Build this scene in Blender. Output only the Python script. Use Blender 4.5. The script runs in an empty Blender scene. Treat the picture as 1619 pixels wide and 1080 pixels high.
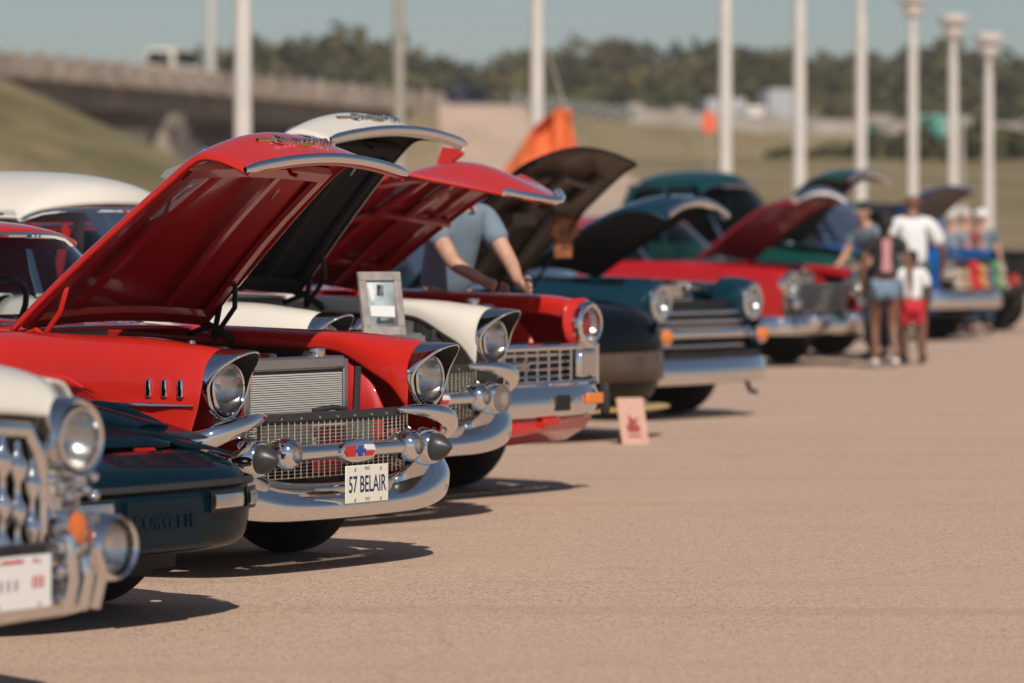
import bpy, bmesh, math, random
from mathutils import Vector, Matrix
R = math.radians; sin = math.sin; cos = math.cos; pi = math.pi
S = bpy.context.scene; C = S.collection
rng = random.Random(11)

# ------------------------------------------------------------------ camera
F = 6600.0; HOR = 385.0; CAMH = 1.35            # focal length and horizon in photo pixels, camera height in m
cd = bpy.data.cameras.new('camera'); cam = bpy.data.objects.new('camera', cd); C.objects.link(cam)
cam.location = (0, 0, CAMH); cam.rotation_euler = (R(90), 0, 0)
cd.sensor_width = 36; cd.lens = F/1619*36; cd.shift_y = -(540-HOR)/1619
cd.clip_start = .5; cd.clip_end = 6000
cd.dof.use_dof = True; cd.dof.focus_distance = 17.0; cd.dof.aperture_fstop = 2.6
S.camera = cam
# ------------------------------------------------------------------ sky, sun, exposure
SUNV = Vector((.34, -1.54, 1.5)).normalized()     # towards the sun
el = math.asin(SUNV.z); az = math.atan2(SUNV.x, SUNV.y)
W = bpy.data.worlds.new('World'); S.world = W; W.use_nodes = True
nt = W.node_tree; bg = nt.nodes['Background']
sky = nt.nodes.new('ShaderNodeTexSky'); sky.sky_type = 'NISHITA'; sky.sun_disc = False
sky.sun_elevation = el; sky.sun_rotation = az
sky.altitude = 100; sky.air_density = 1.0; sky.dust_density = .35; sky.ozone_density = 3.2
hsv = nt.nodes.new('ShaderNodeHueSaturation'); hsv.inputs['Saturation'].default_value = .85
nt.links.new(sky.outputs[0], hsv.inputs['Color'])
wtc = nt.nodes.new('ShaderNodeTexCoord'); wmp = nt.nodes.new('ShaderNodeMapping'); wmp.inputs['Scale'].default_value = (2.2, 2.2, 14)
wn = nt.nodes.new('ShaderNodeTexNoise'); wn.inputs['Scale'].default_value = 1.6; wn.inputs['Detail'].default_value = 7; wn.inputs['Roughness'].default_value = .62
wr = nt.nodes.new('ShaderNodeMapRange'); wr.inputs[1].default_value = .50; wr.inputs[2].default_value = .78; wr.inputs[4].default_value = .11
wx = nt.nodes.new('ShaderNodeMix'); wx.data_type = 'RGBA'; wx.inputs[7].default_value = (7.4, 7.5, 7.7, 1)      # thin high cloud
nt.links.new(wtc.outputs['Generated'], wmp.inputs[0]); nt.links.new(wmp.outputs[0], wn.inputs['Vector']); nt.links.new(wn.outputs[0], wr.inputs[0])
nt.links.new(wr.outputs[0], wx.inputs[0]); nt.links.new(hsv.outputs[0], wx.inputs[6]); nt.links.new(wx.outputs[2], bg.inputs['Color'])
bg.inputs['Strength'].default_value = .058
sl = bpy.data.lights.new('sun', 'SUN'); sun = bpy.data.objects.new('sun', sl); C.objects.link(sun)
sl.energy = 4.2; sl.angle = R(.53); sl.color = (1, .91, .80)
sun.rotation_euler = (-SUNV).to_track_quat('-Z', 'Y').to_euler(); sun.location = (20, -60, 50)
S.view_settings.view_transform = 'Standard'; S.view_settings.look = 'None'
S.view_settings.exposure = 0; S.view_settings.gamma = 1; S.view_settings.use_curve_mapping = False
S.cycles.max_bounces = 8; S.cycles.glossy_bounces = 5; S.cycles.transparent_max_bounces = 12
S.cycles.use_denoising = True; S.cycles.sample_clamp_indirect = 6

# ------------------------------------------------------------------ materials
def lin(r, g, b):
    f = lambda c: (c/255/12.92 if c <= 10 else ((c/255+.055)/1.055)**2.4)
    return (f(r), f(g), f(b))
def mat(name, col, rough=.5, metal=0, coat=0, spec=.5, var=None, bump=None, col2=None, flake=0):
    m = bpy.data.materials.new(name); m.use_nodes = True
    n = m.node_tree; p = n.nodes['Principled BSDF']
    p.inputs['Base Color'].default_value = (*col, 1); p.inputs['Roughness'].default_value = rough
    p.inputs['Metallic'].default_value = metal; p.inputs['Specular IOR Level'].default_value = spec
    p.inputs['Coat Weight'].default_value = coat; p.inputs['Coat Roughness'].default_value = .03
    tc = n.nodes.new('ShaderNodeTexCoord')
    if var:
        sc, amt = var
        t = n.nodes.new('ShaderNodeTexNoise'); t.inputs['Scale'].default_value = sc; t.inputs['Detail'].default_value = 6
        n.links.new(tc.outputs['Object'], t.inputs['Vector'])
        mr = n.nodes.new('ShaderNodeMapRange'); mr.inputs[1].default_value = .3; mr.inputs[2].default_value = .7
        n.links.new(t.outputs[0], mr.inputs[0])
        mx = n.nodes.new('ShaderNodeMix'); mx.data_type = 'RGBA'
        a = col2 or tuple(c*(1-amt) for c in col); b = tuple(min(1, c*(1+amt)) for c in col)
        mx.inputs[6].default_value = (*a, 1); mx.inputs[7].default_value = (*b, 1)
        n.links.new(mr.outputs[0], mx.inputs[0]); n.links.new(mx.outputs[2], p.inputs['Base Color'])
    if bump:
        sc, st = bump
        t = n.nodes.new('ShaderNodeTexNoise'); t.inputs['Scale'].default_value = sc; t.inputs['Detail'].default_value = 4
        n.links.new(tc.outputs['Object'], t.inputs['Vector'])
        bp = n.nodes.new('ShaderNodeBump'); bp.inputs['Strength'].default_value = st; bp.inputs['Distance'].default_value = .01
        n.links.new(t.outputs[0], bp.inputs['Height']); n.links.new(bp.outputs[0], p.inputs['Normal'])
    return m
def paint(name, col, metal=0.0, rough=.35, coat=.75, spec=.12):
    m = mat(name, col, rough, metal, coat=coat, spec=spec, bump=(2.2, .035), var=(1.3, .07)); return m
def glass(name, tint=(.55, .6, .62), bump=None, ior=1.22):
    m = bpy.data.materials.new(name); m.use_nodes = True; n = m.node_tree; n.nodes.clear()
    o = n.nodes.new('ShaderNodeOutputMaterial'); mx = n.nodes.new('ShaderNodeMixShader')
    t = n.nodes.new('ShaderNodeBsdfTransparent'); t.inputs[0].default_value = (*tint, 1)
    g = n.nodes.new('ShaderNodeBsdfGlossy'); g.inputs['Roughness'].default_value = .02
    fr = n.nodes.new('ShaderNodeFresnel'); fr.inputs[0].default_value = ior
    if bump:
        tc = n.nodes.new('ShaderNodeTexCoord'); w = n.nodes.new('ShaderNodeTexWave'); w.bands_direction = 'Y'
        w.inputs['Scale'].default_value = bump; w.inputs['Distortion'].default_value = 1.5
        bp = n.nodes.new('ShaderNodeBump'); bp.inputs['Strength'].default_value = .5; bp.inputs['Distance'].default_value = .004
        n.links.new(tc.outputs['Object'], w.inputs[0]); n.links.new(w.outputs[0], bp.inputs['Height'])
        n.links.new(bp.outputs[0], g.inputs['Normal']); n.links.new(bp.outputs[0], fr.inputs['Normal'])
    n.links.new(fr.outputs[0], mx.inputs[0]); n.links.new(t.outputs[0], mx.inputs[1]); n.links.new(g.outputs[0], mx.inputs[2])
    n.links.new(mx.outputs[0], o.inputs[0]); return m
M = dict(
 apron=mat('red inner panel', (.46, .008, .010), .55, coat=.15), red=paint('red paint', (.55, .022, .014), 0, .3, 1.0), white=paint('white paint', (.74, .69, .61)),
 cream=paint('cream white paint', (.72, .67, .58)),
 bluegreen=paint('dark blue green paint', (.002, .013, .022), .0, .3, .42, .0), black=paint('black paint', (.003, .004, .006), 0, .5, .38, .0),
 petrol=paint('petrol blue paint', (.004, .030, .050), .0, .3), tealblue=paint('metallic teal blue paint', (.006, .075, .125), .35, .35),
 teal=paint('teal green paint', (.004, .055, .060), .2, .35), maroon=paint('maroon paint', (.26, .008, .022), .1, .35),
 ruby=paint('ruby red paint', (.42, .010, .014), .05, .35), green=paint('emerald paint', (.004, .065, .048), .2, .35),
 blue=paint('bright blue paint', (.006, .10, .36), .2, .35), navy=paint('navy paint', (.01, .035, .085), .1, .35),
 chrome=mat('chrome', (.80, .80, .80), .03, 1.0, bump=(7.0, .05)),
 steel=mat('worn chrome', (.70, .69, .66), .16, 1.0, bump=(9, .05)),
 alu=mat('aluminium', (.55, .54, .52), .42, .75, var=(30, .12)), aluedge=mat('brushed tank', (.42, .42, .42), .3, .9),
 fin=mat('radiator fins', (.66, .65, .61), .5, .25), redunder=mat('shaded red underside', (.34, .008, .012), .28, coat=1.0, bump=(2.5, .04)), mesh=mat('grille wire', (.66, .62, .55), .25, .9),  # redunder: darkened copy of the red paint, shade put into the hood undersides
 gold=mat('gold trim', (.62, .40, .15), .3, .9),
 dark=mat('dark engine metal', (.022, .02, .02), .6, .1, var=(12, .4)), blackpad=mat('black insulation', (.012, .011, .011), .85, bump=(90, .3)),
 brownpad=mat('brown hood liner', (.085, .055, .036), .55, coat=.2, var=(5, .35), bump=(14, .5)),
 rubber=mat('rubber', (.022, .021, .021), .72, bump=(60, .1)), bullet=mat('rubber bumper tip', (.035, .036, .037), .38),
 tyre=mat('tyre rubber', (.020, .018, .018), .8, var=(20, .3), bump=(70, .2)), grille=mat('black grille', (.01, .01, .011), .5),
 lens=glass('headlight glass', (.93, .94, .95), 90, 1.4), glass=glass('window glass', (.74, .79, .80)), dglass=glass('dark window glass', (.10, .12, .13)),
 bulb=mat('lamp reflector', (.90, .90, .88), .26, 1.0, bump=(25, .12)), amber=mat('amber lens', (.75, .20, .03), .25, coat=.6),
 amber2=mat('deep amber lens', (.55, .13, .02), .2, coat=.8),
 redlens=mat('red lens', (.5, .02, .02), .2, coat=.7),
 plate=mat('cream licence plate', (.74, .72, .62), .4, coat=.4), plate2=mat('white licence plate', (.75, .74, .72), .4, coat=.4),
 navyink=mat('navy print', (.012, .022, .09), .5), redink=mat('red print', (.5, .03, .04), .5), whiteink=mat('white enamel', (.8, .8, .8), .3, coat=.5),
 blueink=mat('blue enamel', (.01, .05, .3), .3, coat=.5), redenamel=mat('red enamel', (.5, .01, .015), .3, coat=.5),
 redseat=mat('red vinyl', (.33, .012, .02), .5), seat=mat('pale vinyl', (.5, .47, .42), .55), darkseat=mat('dark vinyl', (.03, .03, .032), .5),
 frame=mat('grey wood frame', (.33, .29, .27), .55, var=(25, .2)), print=mat('pale print', (.50, .60, .64), .3, coat=.8, var=(9, .35)), printdark=mat('dark print', (.05, .06, .07), .4, coat=.8),
 printwhite=mat('white print', (.8, .82, .82), .4, coat=.8),
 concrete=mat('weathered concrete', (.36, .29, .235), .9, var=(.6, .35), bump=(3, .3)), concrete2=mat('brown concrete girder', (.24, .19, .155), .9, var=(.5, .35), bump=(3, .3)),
 concrete3=mat('pale concrete', (.42, .37, .32), .9, var=(.3, .2)), darkc=mat('dark abutment concrete', (.12, .095, .08), .95, var=(.5, .4)),
 pole=mat('white pole paint', (.60, .57, .53), .5, var=(2, .08)), greypole=mat('grey concrete pole', (.36, .33, .28), .8, var=(1.5, .15)),
 lampw=mat('lamp glass', (.72, .66, .62), .35, coat=.4), orange=mat('orange cloth', (.78, .17, .05), .8, var=(3, .15)), orange2=mat('orange sign face', (.85, .13, .05), .5),
 signgreen=mat('highway sign green', (.02, .33, .25), .45), signback=mat('sign back metal', (.33, .33, .34), .5, .4), truckbox=mat('grey truck box', (.45, .45, .47), .6),
 skinb=mat('brown skin', (.19, .085, .05), .5, var=(20, .12)), skinl=mat('light skin', (.52, .29, .20), .5, var=(20, .12)), skind=mat('deep brown skin', (.10, .045, .028), .5),
 hairb=mat('black hair', (.012, .010, .010), .6, bump=(80, .5)), hairg=mat('grey hair', (.5, .47, .44), .7), 
 tee=mat('white cotton', (.74, .74, .76), .9, bump=(9, .6)), blacktee=mat('black cotton', (.022, .021, .022), .9, bump=(9, .6)), pink=mat('pink print', (.52, .24, .25), .9),
 denim=mat('washed denim', (.16, .24, .32), .9, var=(14, .3)), jeans=mat('dark denim', (.03, .045, .075), .9, var=(14, .3)), dullred=mat('faded red cotton', (.28, .10, .09), .9), greyshirt=mat('grey blue cotton', (.22, .25, .30), .9), polo=mat('blue grey cotton', (.15, .205, .26), .9, var=(6, .2), bump=(8, .6)),
 greenc=mat('green cotton', (.02, .12, .065), .9), redc=mat('red cotton', (.55, .02, .035), .9), shoe=mat('white shoe', (.7, .68, .66), .6), bshoe=mat('black shoe', (.02, .02, .02), .5),
 card=mat('pink show card', (.55, .33, .26), .8, var=(30, .1)), cardink=mat('maroon print', (.30, .05, .04), .8), skull=mat('rust orange board', (.34, .12, .04), .8, var=(22, .35)), skullink=mat('burnt board', (.09, .03, .015), .8),
 tan=mat('tan plush', (.42, .29, .18), 1), yellow=mat('yellow plush', (.50, .29, .09), 1), purple=mat('purple plush', (.10, .07, .25), 1), lime=mat('green plush', (.10, .26, .11), 1), creamp=mat('cream plush', (.50, .42, .34), 1),
)
CH = M['chrome']

# ------------------------------------------------------------------ mesh tools
LIFT = [0.0]
class G:
    def __init__(s): s.v = []; s.f = []; s.m = []; s.mi = 0
    def add(s, V, Fs):
        b = len(s.v); s.v += [tuple(p) for p in V]; s.f += [tuple(i+b for i in f) for f in Fs]; s.m += [s.mi]*len(Fs); return s
    def grid(s, P, cu=False, cv=False):
        nr, nc = len(P), len(P[0]); V = [p for r in P for p in r]; Fs = []
        for i in range(nr if cv else nr-1):
            for j in range(nc if cu else nc-1):
                Fs.append((i*nc+j, i*nc+(j+1) % nc, ((i+1) % nr)*nc+(j+1) % nc, ((i+1) % nr)*nc+j))
        return s.add(V, Fs)
    def tube(s, path, r, n=8, cap=True, flat=1.0):
        P = [Vector(p) for p in path]; rows = []
        rr = r if isinstance(r, (list, tuple)) else [r]*len(P)
        t = (P[1]-P[0]).normalized(); up = Vector((0, 0, 1)) if abs(t.z) < .9 else Vector((1, 0, 0))
        u = t.cross(up).normalized()
        for i, p in enumerate(P):
            t = (P[min(i+1, len(P)-1)]-P[max(i-1, 0)]).normalized()
            u = (u-t*u.dot(t)).normalized(); w = t.cross(u)
            rows.append([p+u*cos(2*pi*k/n)*rr[i]*flat+w*sin(2*pi*k/n)*rr[i] for k in range(n)])
        s.grid(rows, cu=True)
        if cap:
            b = len(s.v)
            s.f.append(tuple(b-n*len(P)+k for k in reversed(range(n)))); s.f.append(tuple(b-n+k for k in range(n))); s.m += [s.mi]*2
        return s
    def lathe(s, prof, n=20, o=(0, 0, 0), ax=(1, 0, 0), sy=1.0):
        o = Vector(o); a = Vector(ax).normalized()
        u = a.cross(Vector((0, 0, 1)) if abs(a.z) < .9 else Vector((0, 1, 0))).normalized(); w = a.cross(u)
        return s.grid([[o+a*d+(u*cos(2*pi*k/n)*sy+w*sin(2*pi*k/n))*r for k in range(n)] for d, r in prof], cu=True)
    def box(s, c, d, rz=0, ry=0, rx=0):
        m = Matrix.Rotation(rz, 3, 'Z') @ Matrix.Rotation(ry, 3, 'Y') @ Matrix.Rotation(rx, 3, 'X'); c = Vector(c)
        V = [c+m @ Vector((x*d[0]/2, y*d[1]/2, z*d[2]/2)) for x in (-1, 1) for y in (-1, 1) for z in (-1, 1)]
        return s.add(V, [(0, 1, 3, 2), (4, 6, 7, 5), (0, 4, 5, 1), (2, 3, 7, 6), (0, 2, 6, 4), (1, 5, 7, 3)])
    def prism(s, poly, fn, d0, d1):
        n = len(poly); V = [fn(u, v, d0) for u, v in poly]+[fn(u, v, d1) for u, v in poly]
        return s.add(V, [tuple(reversed(range(n))), tuple(range(n, 2*n))]+[(i, (i+1) % n, n+(i+1) % n, n+i) for i in range(n)])
    def ball(s, c, r, n=10, sc=(1, 1, 1)):
        rows = []
        for i in range(n//2+1):
            a = pi*i/(n//2); rr = max(sin(a), .001)
            rows.append([(c[0]+r*sc[0]*rr*cos(2*pi*k/n), c[1]+r*sc[1]*rr*sin(2*pi*k/n), c[2]+r*sc[2]*cos(a)) for k in range(n)])
        return s.grid(rows, cu=True)

def out(g, name, m, parent=None, sub=0, solid=0, so=0, bevel=0, angle=38, moff=0, smooth=True, lift=True):
    L = LIFT[0] if (parent is not None and lift) else 0
    me = bpy.data.meshes.new(name)
    me.from_pydata([(x, y, z+L) for x, y, z in g.v], [], g.f); me.validate()
    ms = m if isinstance(m, (list, tuple)) else [m]
    for q in ms: me.materials.append(q)
    if len(ms) > 1 and len(g.m) == len(me.polygons): me.polygons.foreach_set('material_index', g.m)
    b = bmesh.new(); b.from_mesh(me); bmesh.ops.remove_doubles(b, verts=b.verts, dist=1e-5); bmesh.ops.recalc_face_normals(b, faces=b.faces); b.to_mesh(me); b.free()
    if smooth:
        me.polygons.foreach_set('use_smooth', [True]*len(me.polygons))
        if not sub: me.set_sharp_from_angle(angle=R(angle))
    o = bpy.data.objects.new(name, me); C.objects.link(o)
    if parent: o.parent = parent
    if sub:
        q = o.modifiers.new('sub', 'SUBSURF'); q.levels = 1; q.render_levels = sub
    if solid:
        q = o.modifiers.new('solid', 'SOLIDIFY'); q.thickness = solid; q.offset = so; q.material_offset = moff
        q.material_offset_rim = 0; q.use_even_offset = False
    if bevel:
        q = o.modifiers.new('bevel', 'BEVEL'); q.width = bevel; q.segments = 2; q.limit_method = 'ANGLE'; q.angle_limit = R(35)
    return o
def tag(o, label=None, cat=None, group=None, kind=None):
    if label: o['label'] = label
    if cat: o['category'] = cat
    if group: o['group'] = group
    if kind: o['kind'] = kind
    return o
def thing(name, label, cat, loc=(0, 0, 0), rz=0, group=None):
    o = bpy.data.objects.new(name, None); C.objects.link(o); o.empty_display_size = .2
    o.location = loc; o.rotation_euler = (0, 0, rz); return tag(o, label, cat, group)
def text(name, s, size, m, parent, T, ext=.003, shear=0, off=0, sx=1.0, lift=True):
    cu = bpy.data.curves.new(name, 'FONT'); cu.body = s; cu.size = size; cu.align_x = 'CENTER'; cu.align_y = 'CENTER'
    cu.extrude = ext; cu.shear = shear; cu.offset = off; cu.resolution_u = 3
    t = bpy.data.objects.new(name, cu); C.objects.link(t)
    dg = bpy.context.evaluated_depsgraph_get(); me = bpy.data.meshes.new_from_object(t.evaluated_get(dg))
    bpy.data.objects.remove(t); me.transform(Matrix.Diagonal((sx, 1, 1, 1))); me.transform(T)
    if lift and parent is not None: me.transform(Matrix.Translation((0, 0, LIFT[0])))
    me.name = name; me.materials.clear(); me.materials.append(m)
    o = bpy.data.objects.new(name, me); C.objects.link(o); o.parent = parent; return o
def facing_x(x, y, z, tilt=0):           # text plane looking along +x (car front): text right = +y, up = +z
    return Matrix.Translation((x, y, z)) @ Matrix.Rotation(tilt, 4, 'Y') @ Matrix(((0, 0, 1, 0), (1, 0, 0, 0), (0, 1, 0, 0), (0, 0, 0, 1)))
def lerp(a, b, t): return a+(b-a)*t
def sm(a, b, x):
    t = max(0, min(1, (x-a)/(b-a))); return t*t*(3-2*t)
def pw(x, pts):                           # piecewise linear, pts sorted by x
    if x <= pts[0][0]: return pts[0][1]
    for (a, va), (b, vb) in zip(pts, pts[1:]):
        if x <= b: return lerp(va, vb, (x-a)/(b-a))
    return pts[-1][1]
def rail(path, secfn):                    # sweep of a (outward, z) section along a plan path, y from - to +
    rows = []
    for i, p in enumerate(path):
        a = Vector(path[max(i-1, 0)][:2]); b = Vector(path[min(i+1, len(path)-1)][:2]); t = (b-a).normalized(); n = Vector((t.y, -t.x))
        rows.append([(p[0]+n.x*d, p[1]+n.y*d, z) for d, z in secfn(p, i)])
    return rows

# ------------------------------------------------------------------ shared car pieces
YAW = math.atan2(-.545, .839)
def wheel(root, x, y, r=.34, w=.20, style='steel'):
    s = 1 if y > 0 else -1
    g = G(); ri = r*.60
    g.lathe([(-w/2+.02, ri), (-w/2, ri+.03), (-w/2-.005, r-.06), (-w/2+.025, r-.012), (-w/4, r), (w/4, r), (w/2-.025, r-.012), (w/2+.005, r-.06), (w/2, ri+.03), (w/2-.02, ri)], 40, (x, y, r), (0, 1, 0))
    t = out(g, 'tyre', M['tyre'], root, lift=False)
    g = G(); o = (x, y, r)
    g.lathe([(-w/2+.02, ri+.002), (s*w*.3-s*.03, ri-.02), (s*w*.3, ri-.05), (s*w*.25, .12), (s*w*.42, .10), (s*w*.45, .06), (s*w*.46, .001)], 28, o, (0, 1, 0))
    out(g, 'rim', CH if style == 'chrome' else M['steel'], t, lift=False)
    g = G(); g.lathe([(-s*w*.3, .001), (-s*w*.3, ri)], 24, o, (0, 1, 0)); out(g, 'brake_drum', M['dark'], t, lift=False)
def seats(root, x, mt, zb, w=.62):
    for xx in (x, x-.95):
        g = G(); g.box((xx+.22, 0, zb-.28), (.5, 2*w, .16)); g.box((xx-.06, 0, zb-.05), (.14, 2*w, .55), ry=-.2)
        out(g, 'bench_seat', mt, root, bevel=.04)
def cabin(root, roofm, xb0, xt0, xt1, xb1, zb, zt, wb, wt, trim=CH, gl=None, pm=None, rake=.0, bow=.12, dome=.05, cd_=.035):
    """greenhouse: roof, pillars, four panes; x from windshield base xb0 back to rear glass base xb1"""
    gl = gl or M['glass']; pm = pm or roofm
    ys = [-1, -.96, -.82, -.4, 0, .4, .82, .96, 1]
    rows = []
    for k, t in enumerate([0, .02, .1, .3, .6, .88, .97, 1]):
        row = []
        for q in ys:
            x = lerp(xt0, xt1, t)+(bow*(1-q*q)*(1-t)-bow*(1-q*q)*t)
            e = min(1, 1-abs(q)**5)*min(1, [0, .45, .8, 1, 1, .85, .5, 0][k]+0)
            row.append((x, q*wt, zt-dome+dome*1.15*(e*.6+.4*(1-q*q)*[.3, .6, .85, 1, 1, .8, .5, .2][k])-cd_*abs(q)**6))
        rows.append(row)
    rf = out(G().grid(rows), 'roof', roofm, root, sub=2, solid=.03, so=-1)
    zt_ = zt-dome-.012
    def ring(x, w, z, b, n=13, cz=0): return [(x+b*(1-(2*k/(n-1)-1)**2), (2*k/(n-1)-1)*w, z-cz*abs(2*k/(n-1)-1)**6) for k in range(n)]
    lo, hi = ring(xb0, wb-.05, zb, bow+.08), ring(xt0-.01, wt-.04, zt_, bow, cz=cd_)
    ws = out(G().grid([lo, [tuple(lerp(a[i], b[i], .5) for i in range(3)) for a, b in zip(lo, hi)], hi]), 'windshield', gl, root, sub=1)
    g = G(); g.tube(lo, .014); g.tube(hi, .016); g.tube([lo[0], hi[0]], .013); g.tube([lo[-1], hi[-1]], .013); out(g, 'windshield_trim', trim, ws)
    lo, hi = ring(xb1, wb-.06, zb, -bow-.05), ring(xt1+.01, wt-.05, zt_, -bow)
    rw = out(G().grid([lo, hi]), 'rear_window', gl, root); g = G(); g.tube(lo, .013); g.tube(hi, .013); out(g, 'rear_window_trim', trim, rw)
    for s in (-1, 1):
        g = G(); g.grid([[(lerp(xb0-.03, xb1+.05, t), s*(wb-.04), zb) for t in (0, .35, .7, 1)], [(lerp(xt0-.03, xt1+.03, t), s*(wt-.02), zt_) for t in (0, .35, .7, 1)]])
        sw = out(g, 'side_window', gl, root)
        g = G(); g.tube([(xt0-.02, s*(wt-.03), zt_-cd_), (xt0-.16, s*(wt-.008), zt_-.3*cd_), (lerp(xt0, xt1, .5), s*wt, zt_-.2*cd_), (xt1+.1, s*(wt-.008), zt_-.3*cd_), (xt1+.02, s*(wt-.03), zt_-cd_)], .010); out(g, 'drip_rail', trim, sw)
        for nm, a, b, r in (('front_pillar', (xb0-.01, s*(wb-.045), zb), (xt0-.02, s*(wt-.035), zt_-cd_), .017), ('centre_pillar', (lerp(xb0, xb1, .52), s*(wb-.045), zb), (lerp(xt0, xt1, .5), s*(wt-.025), zt_+.01), .03), ('rear_pillar', (xb1+.05, s*(wb-.05), zb), (xt1+.04, s*(wt-.035), zt_+.01), .06)):
            out(G().tube([a, b], r), nm, trim if nm == 'front_pillar' else pm, root)
    g = G(); g.box((xb0-.22, 0, zb-.06), (.3, 2*wb-.2, .14)); out(g, 'dashboard', M['darkseat'], root, bevel=.03)
    g = G(); o = Vector((xb0-.5, .37, zb+.02)); a = Vector((-.85, 0, .5)).normalized(); u = Vector((0, 1, 0)); v = a.cross(u)
    g.tube([o+u*cos(2*pi*k/20)*.2+v*sin(2*pi*k/20)*.2 for k in range(21)], .014, cap=False); g.tube([o-u*.19, o+u*.19], .011); g.tube([o, o-a*.35], .02)
    out(g, 'steering_wheel', M['darkseat'], root)
    return rf
def sides(root, m, st, yi_f, W_f, zt_f, zb_f, name='fender', sub=2, wheels=(), ra=.40, cz=.34, names=None):
    for s in (-1, 1):
        rows = []
        for x in st:
            w, zt, yi, zb = W_f(x), zt_f(x), yi_f(x), zb_f(x)
            for wx in wheels:
                d = abs(x-wx)
                if d < ra: zb = max(zb, cz-LIFT[0]+math.sqrt(ra*ra-d*d))
            zm = lerp(zb, zt, .55)
            rows.append([(x, s*yi, zt-.09), (x, s*yi, zt-.012), (x, s*lerp(yi, w, .15), zt+.008), (x, s*lerp(yi, w, .55), zt+.008), (x, s*(w-.05), zt-.015), (x, s*(w-.008), zt-.09), (x, s*w, zm+.06), (x, s*w, lerp(zb, zm, .5)), (x, s*(w-.02), zb+.02), (x, s*(w-.045), zb)])
        out(G().grid(rows), name, m, root, sub=sub, solid=.012, so=0)
def arch_st(a, b, wheels, ra=.40, n=6):
    st = {round(a, 3), round(b, 3)}; d = (b-a)/n
    for k in range(n): st.add(round(a+d*k, 3))
    for w in wheels:
        if min(a, b)-ra < w < max(a, b)+ra:
            for q in (-1.04, -1, -.9, -.6, 0, .6, .9, 1, 1.04):
                x = w+q*ra
                if min(a, b) <= x <= max(a, b): st.add(round(x, 3))
    return sorted(st, reverse=True)
def hoodT(hx, hz, ang): return lambda s, t, n: (hx+s*cos(ang)-n*sin(ang), t, hz+s*sin(ang)+n*cos(ang))
def hood(root, hx, hz, ang, rows, top, under, crown=.045, thick=.02, sub=2, bulge=.05, cf=1.0):
    """rows: (s, half width, n) from hinge to nose in the hood's own frame"""
    T = hoodT(hx, hz, ang); P = []
    ts = (-1, -.985, -.9, -.55, -.2, 0, .2, .55, .9, .985, 1)
    for s, w, n in rows: P.append([T(s+bulge*sm(rows[-1][0]-.42, rows[-1][0]-.10, s)*(1-t*t), t*w, n+crown*lerp(1, cf, sm(rows[-1][0]-.16, rows[-1][0], s))*(1-t*t)-(.028 if abs(t) == 1 else 0)) for t in ts])
    return out(G().grid(P), 'hood', [top, under], root, sub=sub, solid=thick, so=-1, moff=1), T
def headlight(root, c, r, bez=.02, depth=.06, trim=CH, sy=1.0, ax=(1, 0, 0)):
    g = G(); g.lathe([(-depth, r+bez+.012), (-.005, r+bez+.008), (.012, r+bez*.6), (.008, r*.98), (-.01, r*.95)], 28, c, ax, sy); hl = out(g, 'headlight', trim, root)
    g = G(); g.lathe([(-.012, r*.96), (-.04, r*.8), (-.065, r*.5), (-.075, r*.12), (-.055, r*.1), (-.05, .002)], 24, c, ax, sy); out(g, 'reflector', M['bulb'], hl)
    g = G(); g.lathe([(-.008, r*.965), (.008, r*.8), (.02, r*.5), (.025, .002)], 24, c, ax, sy); out(g, 'lens', M['lens'], hl)
    return hl
def engine(root, x, zt, w=.28, m=None, cover=CH):
    g = G(); g.box((x, 0, zt-.28), (.62, .4, .36)); g.tube([(x+.36, -.1, zt-.25), (x+.36, .22, zt-.2)], .05); g.lathe([(0, .12), (.04, .12)], 16, (x+.33, 0, zt-.3))
    out(g, 'engine_block', m or M['dark'], root, bevel=.02)
    for s in (-1, 1):
        g = G(); g.box((x, s*.24, zt-.11), (.5, .13, .09), rx=s*.5); out(g, 'valve_cover', cover, root, bevel=.02)
    g = G(); g.lathe([(-.035, .001), (-.035, .17), (.03, .18), (.045, .16), (.05, .02), (.07, .015), (.07, .001)], 28, (x, 0, zt-.06), (0, 0, 1)); out(g, 'air_cleaner', cover, root)
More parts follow.
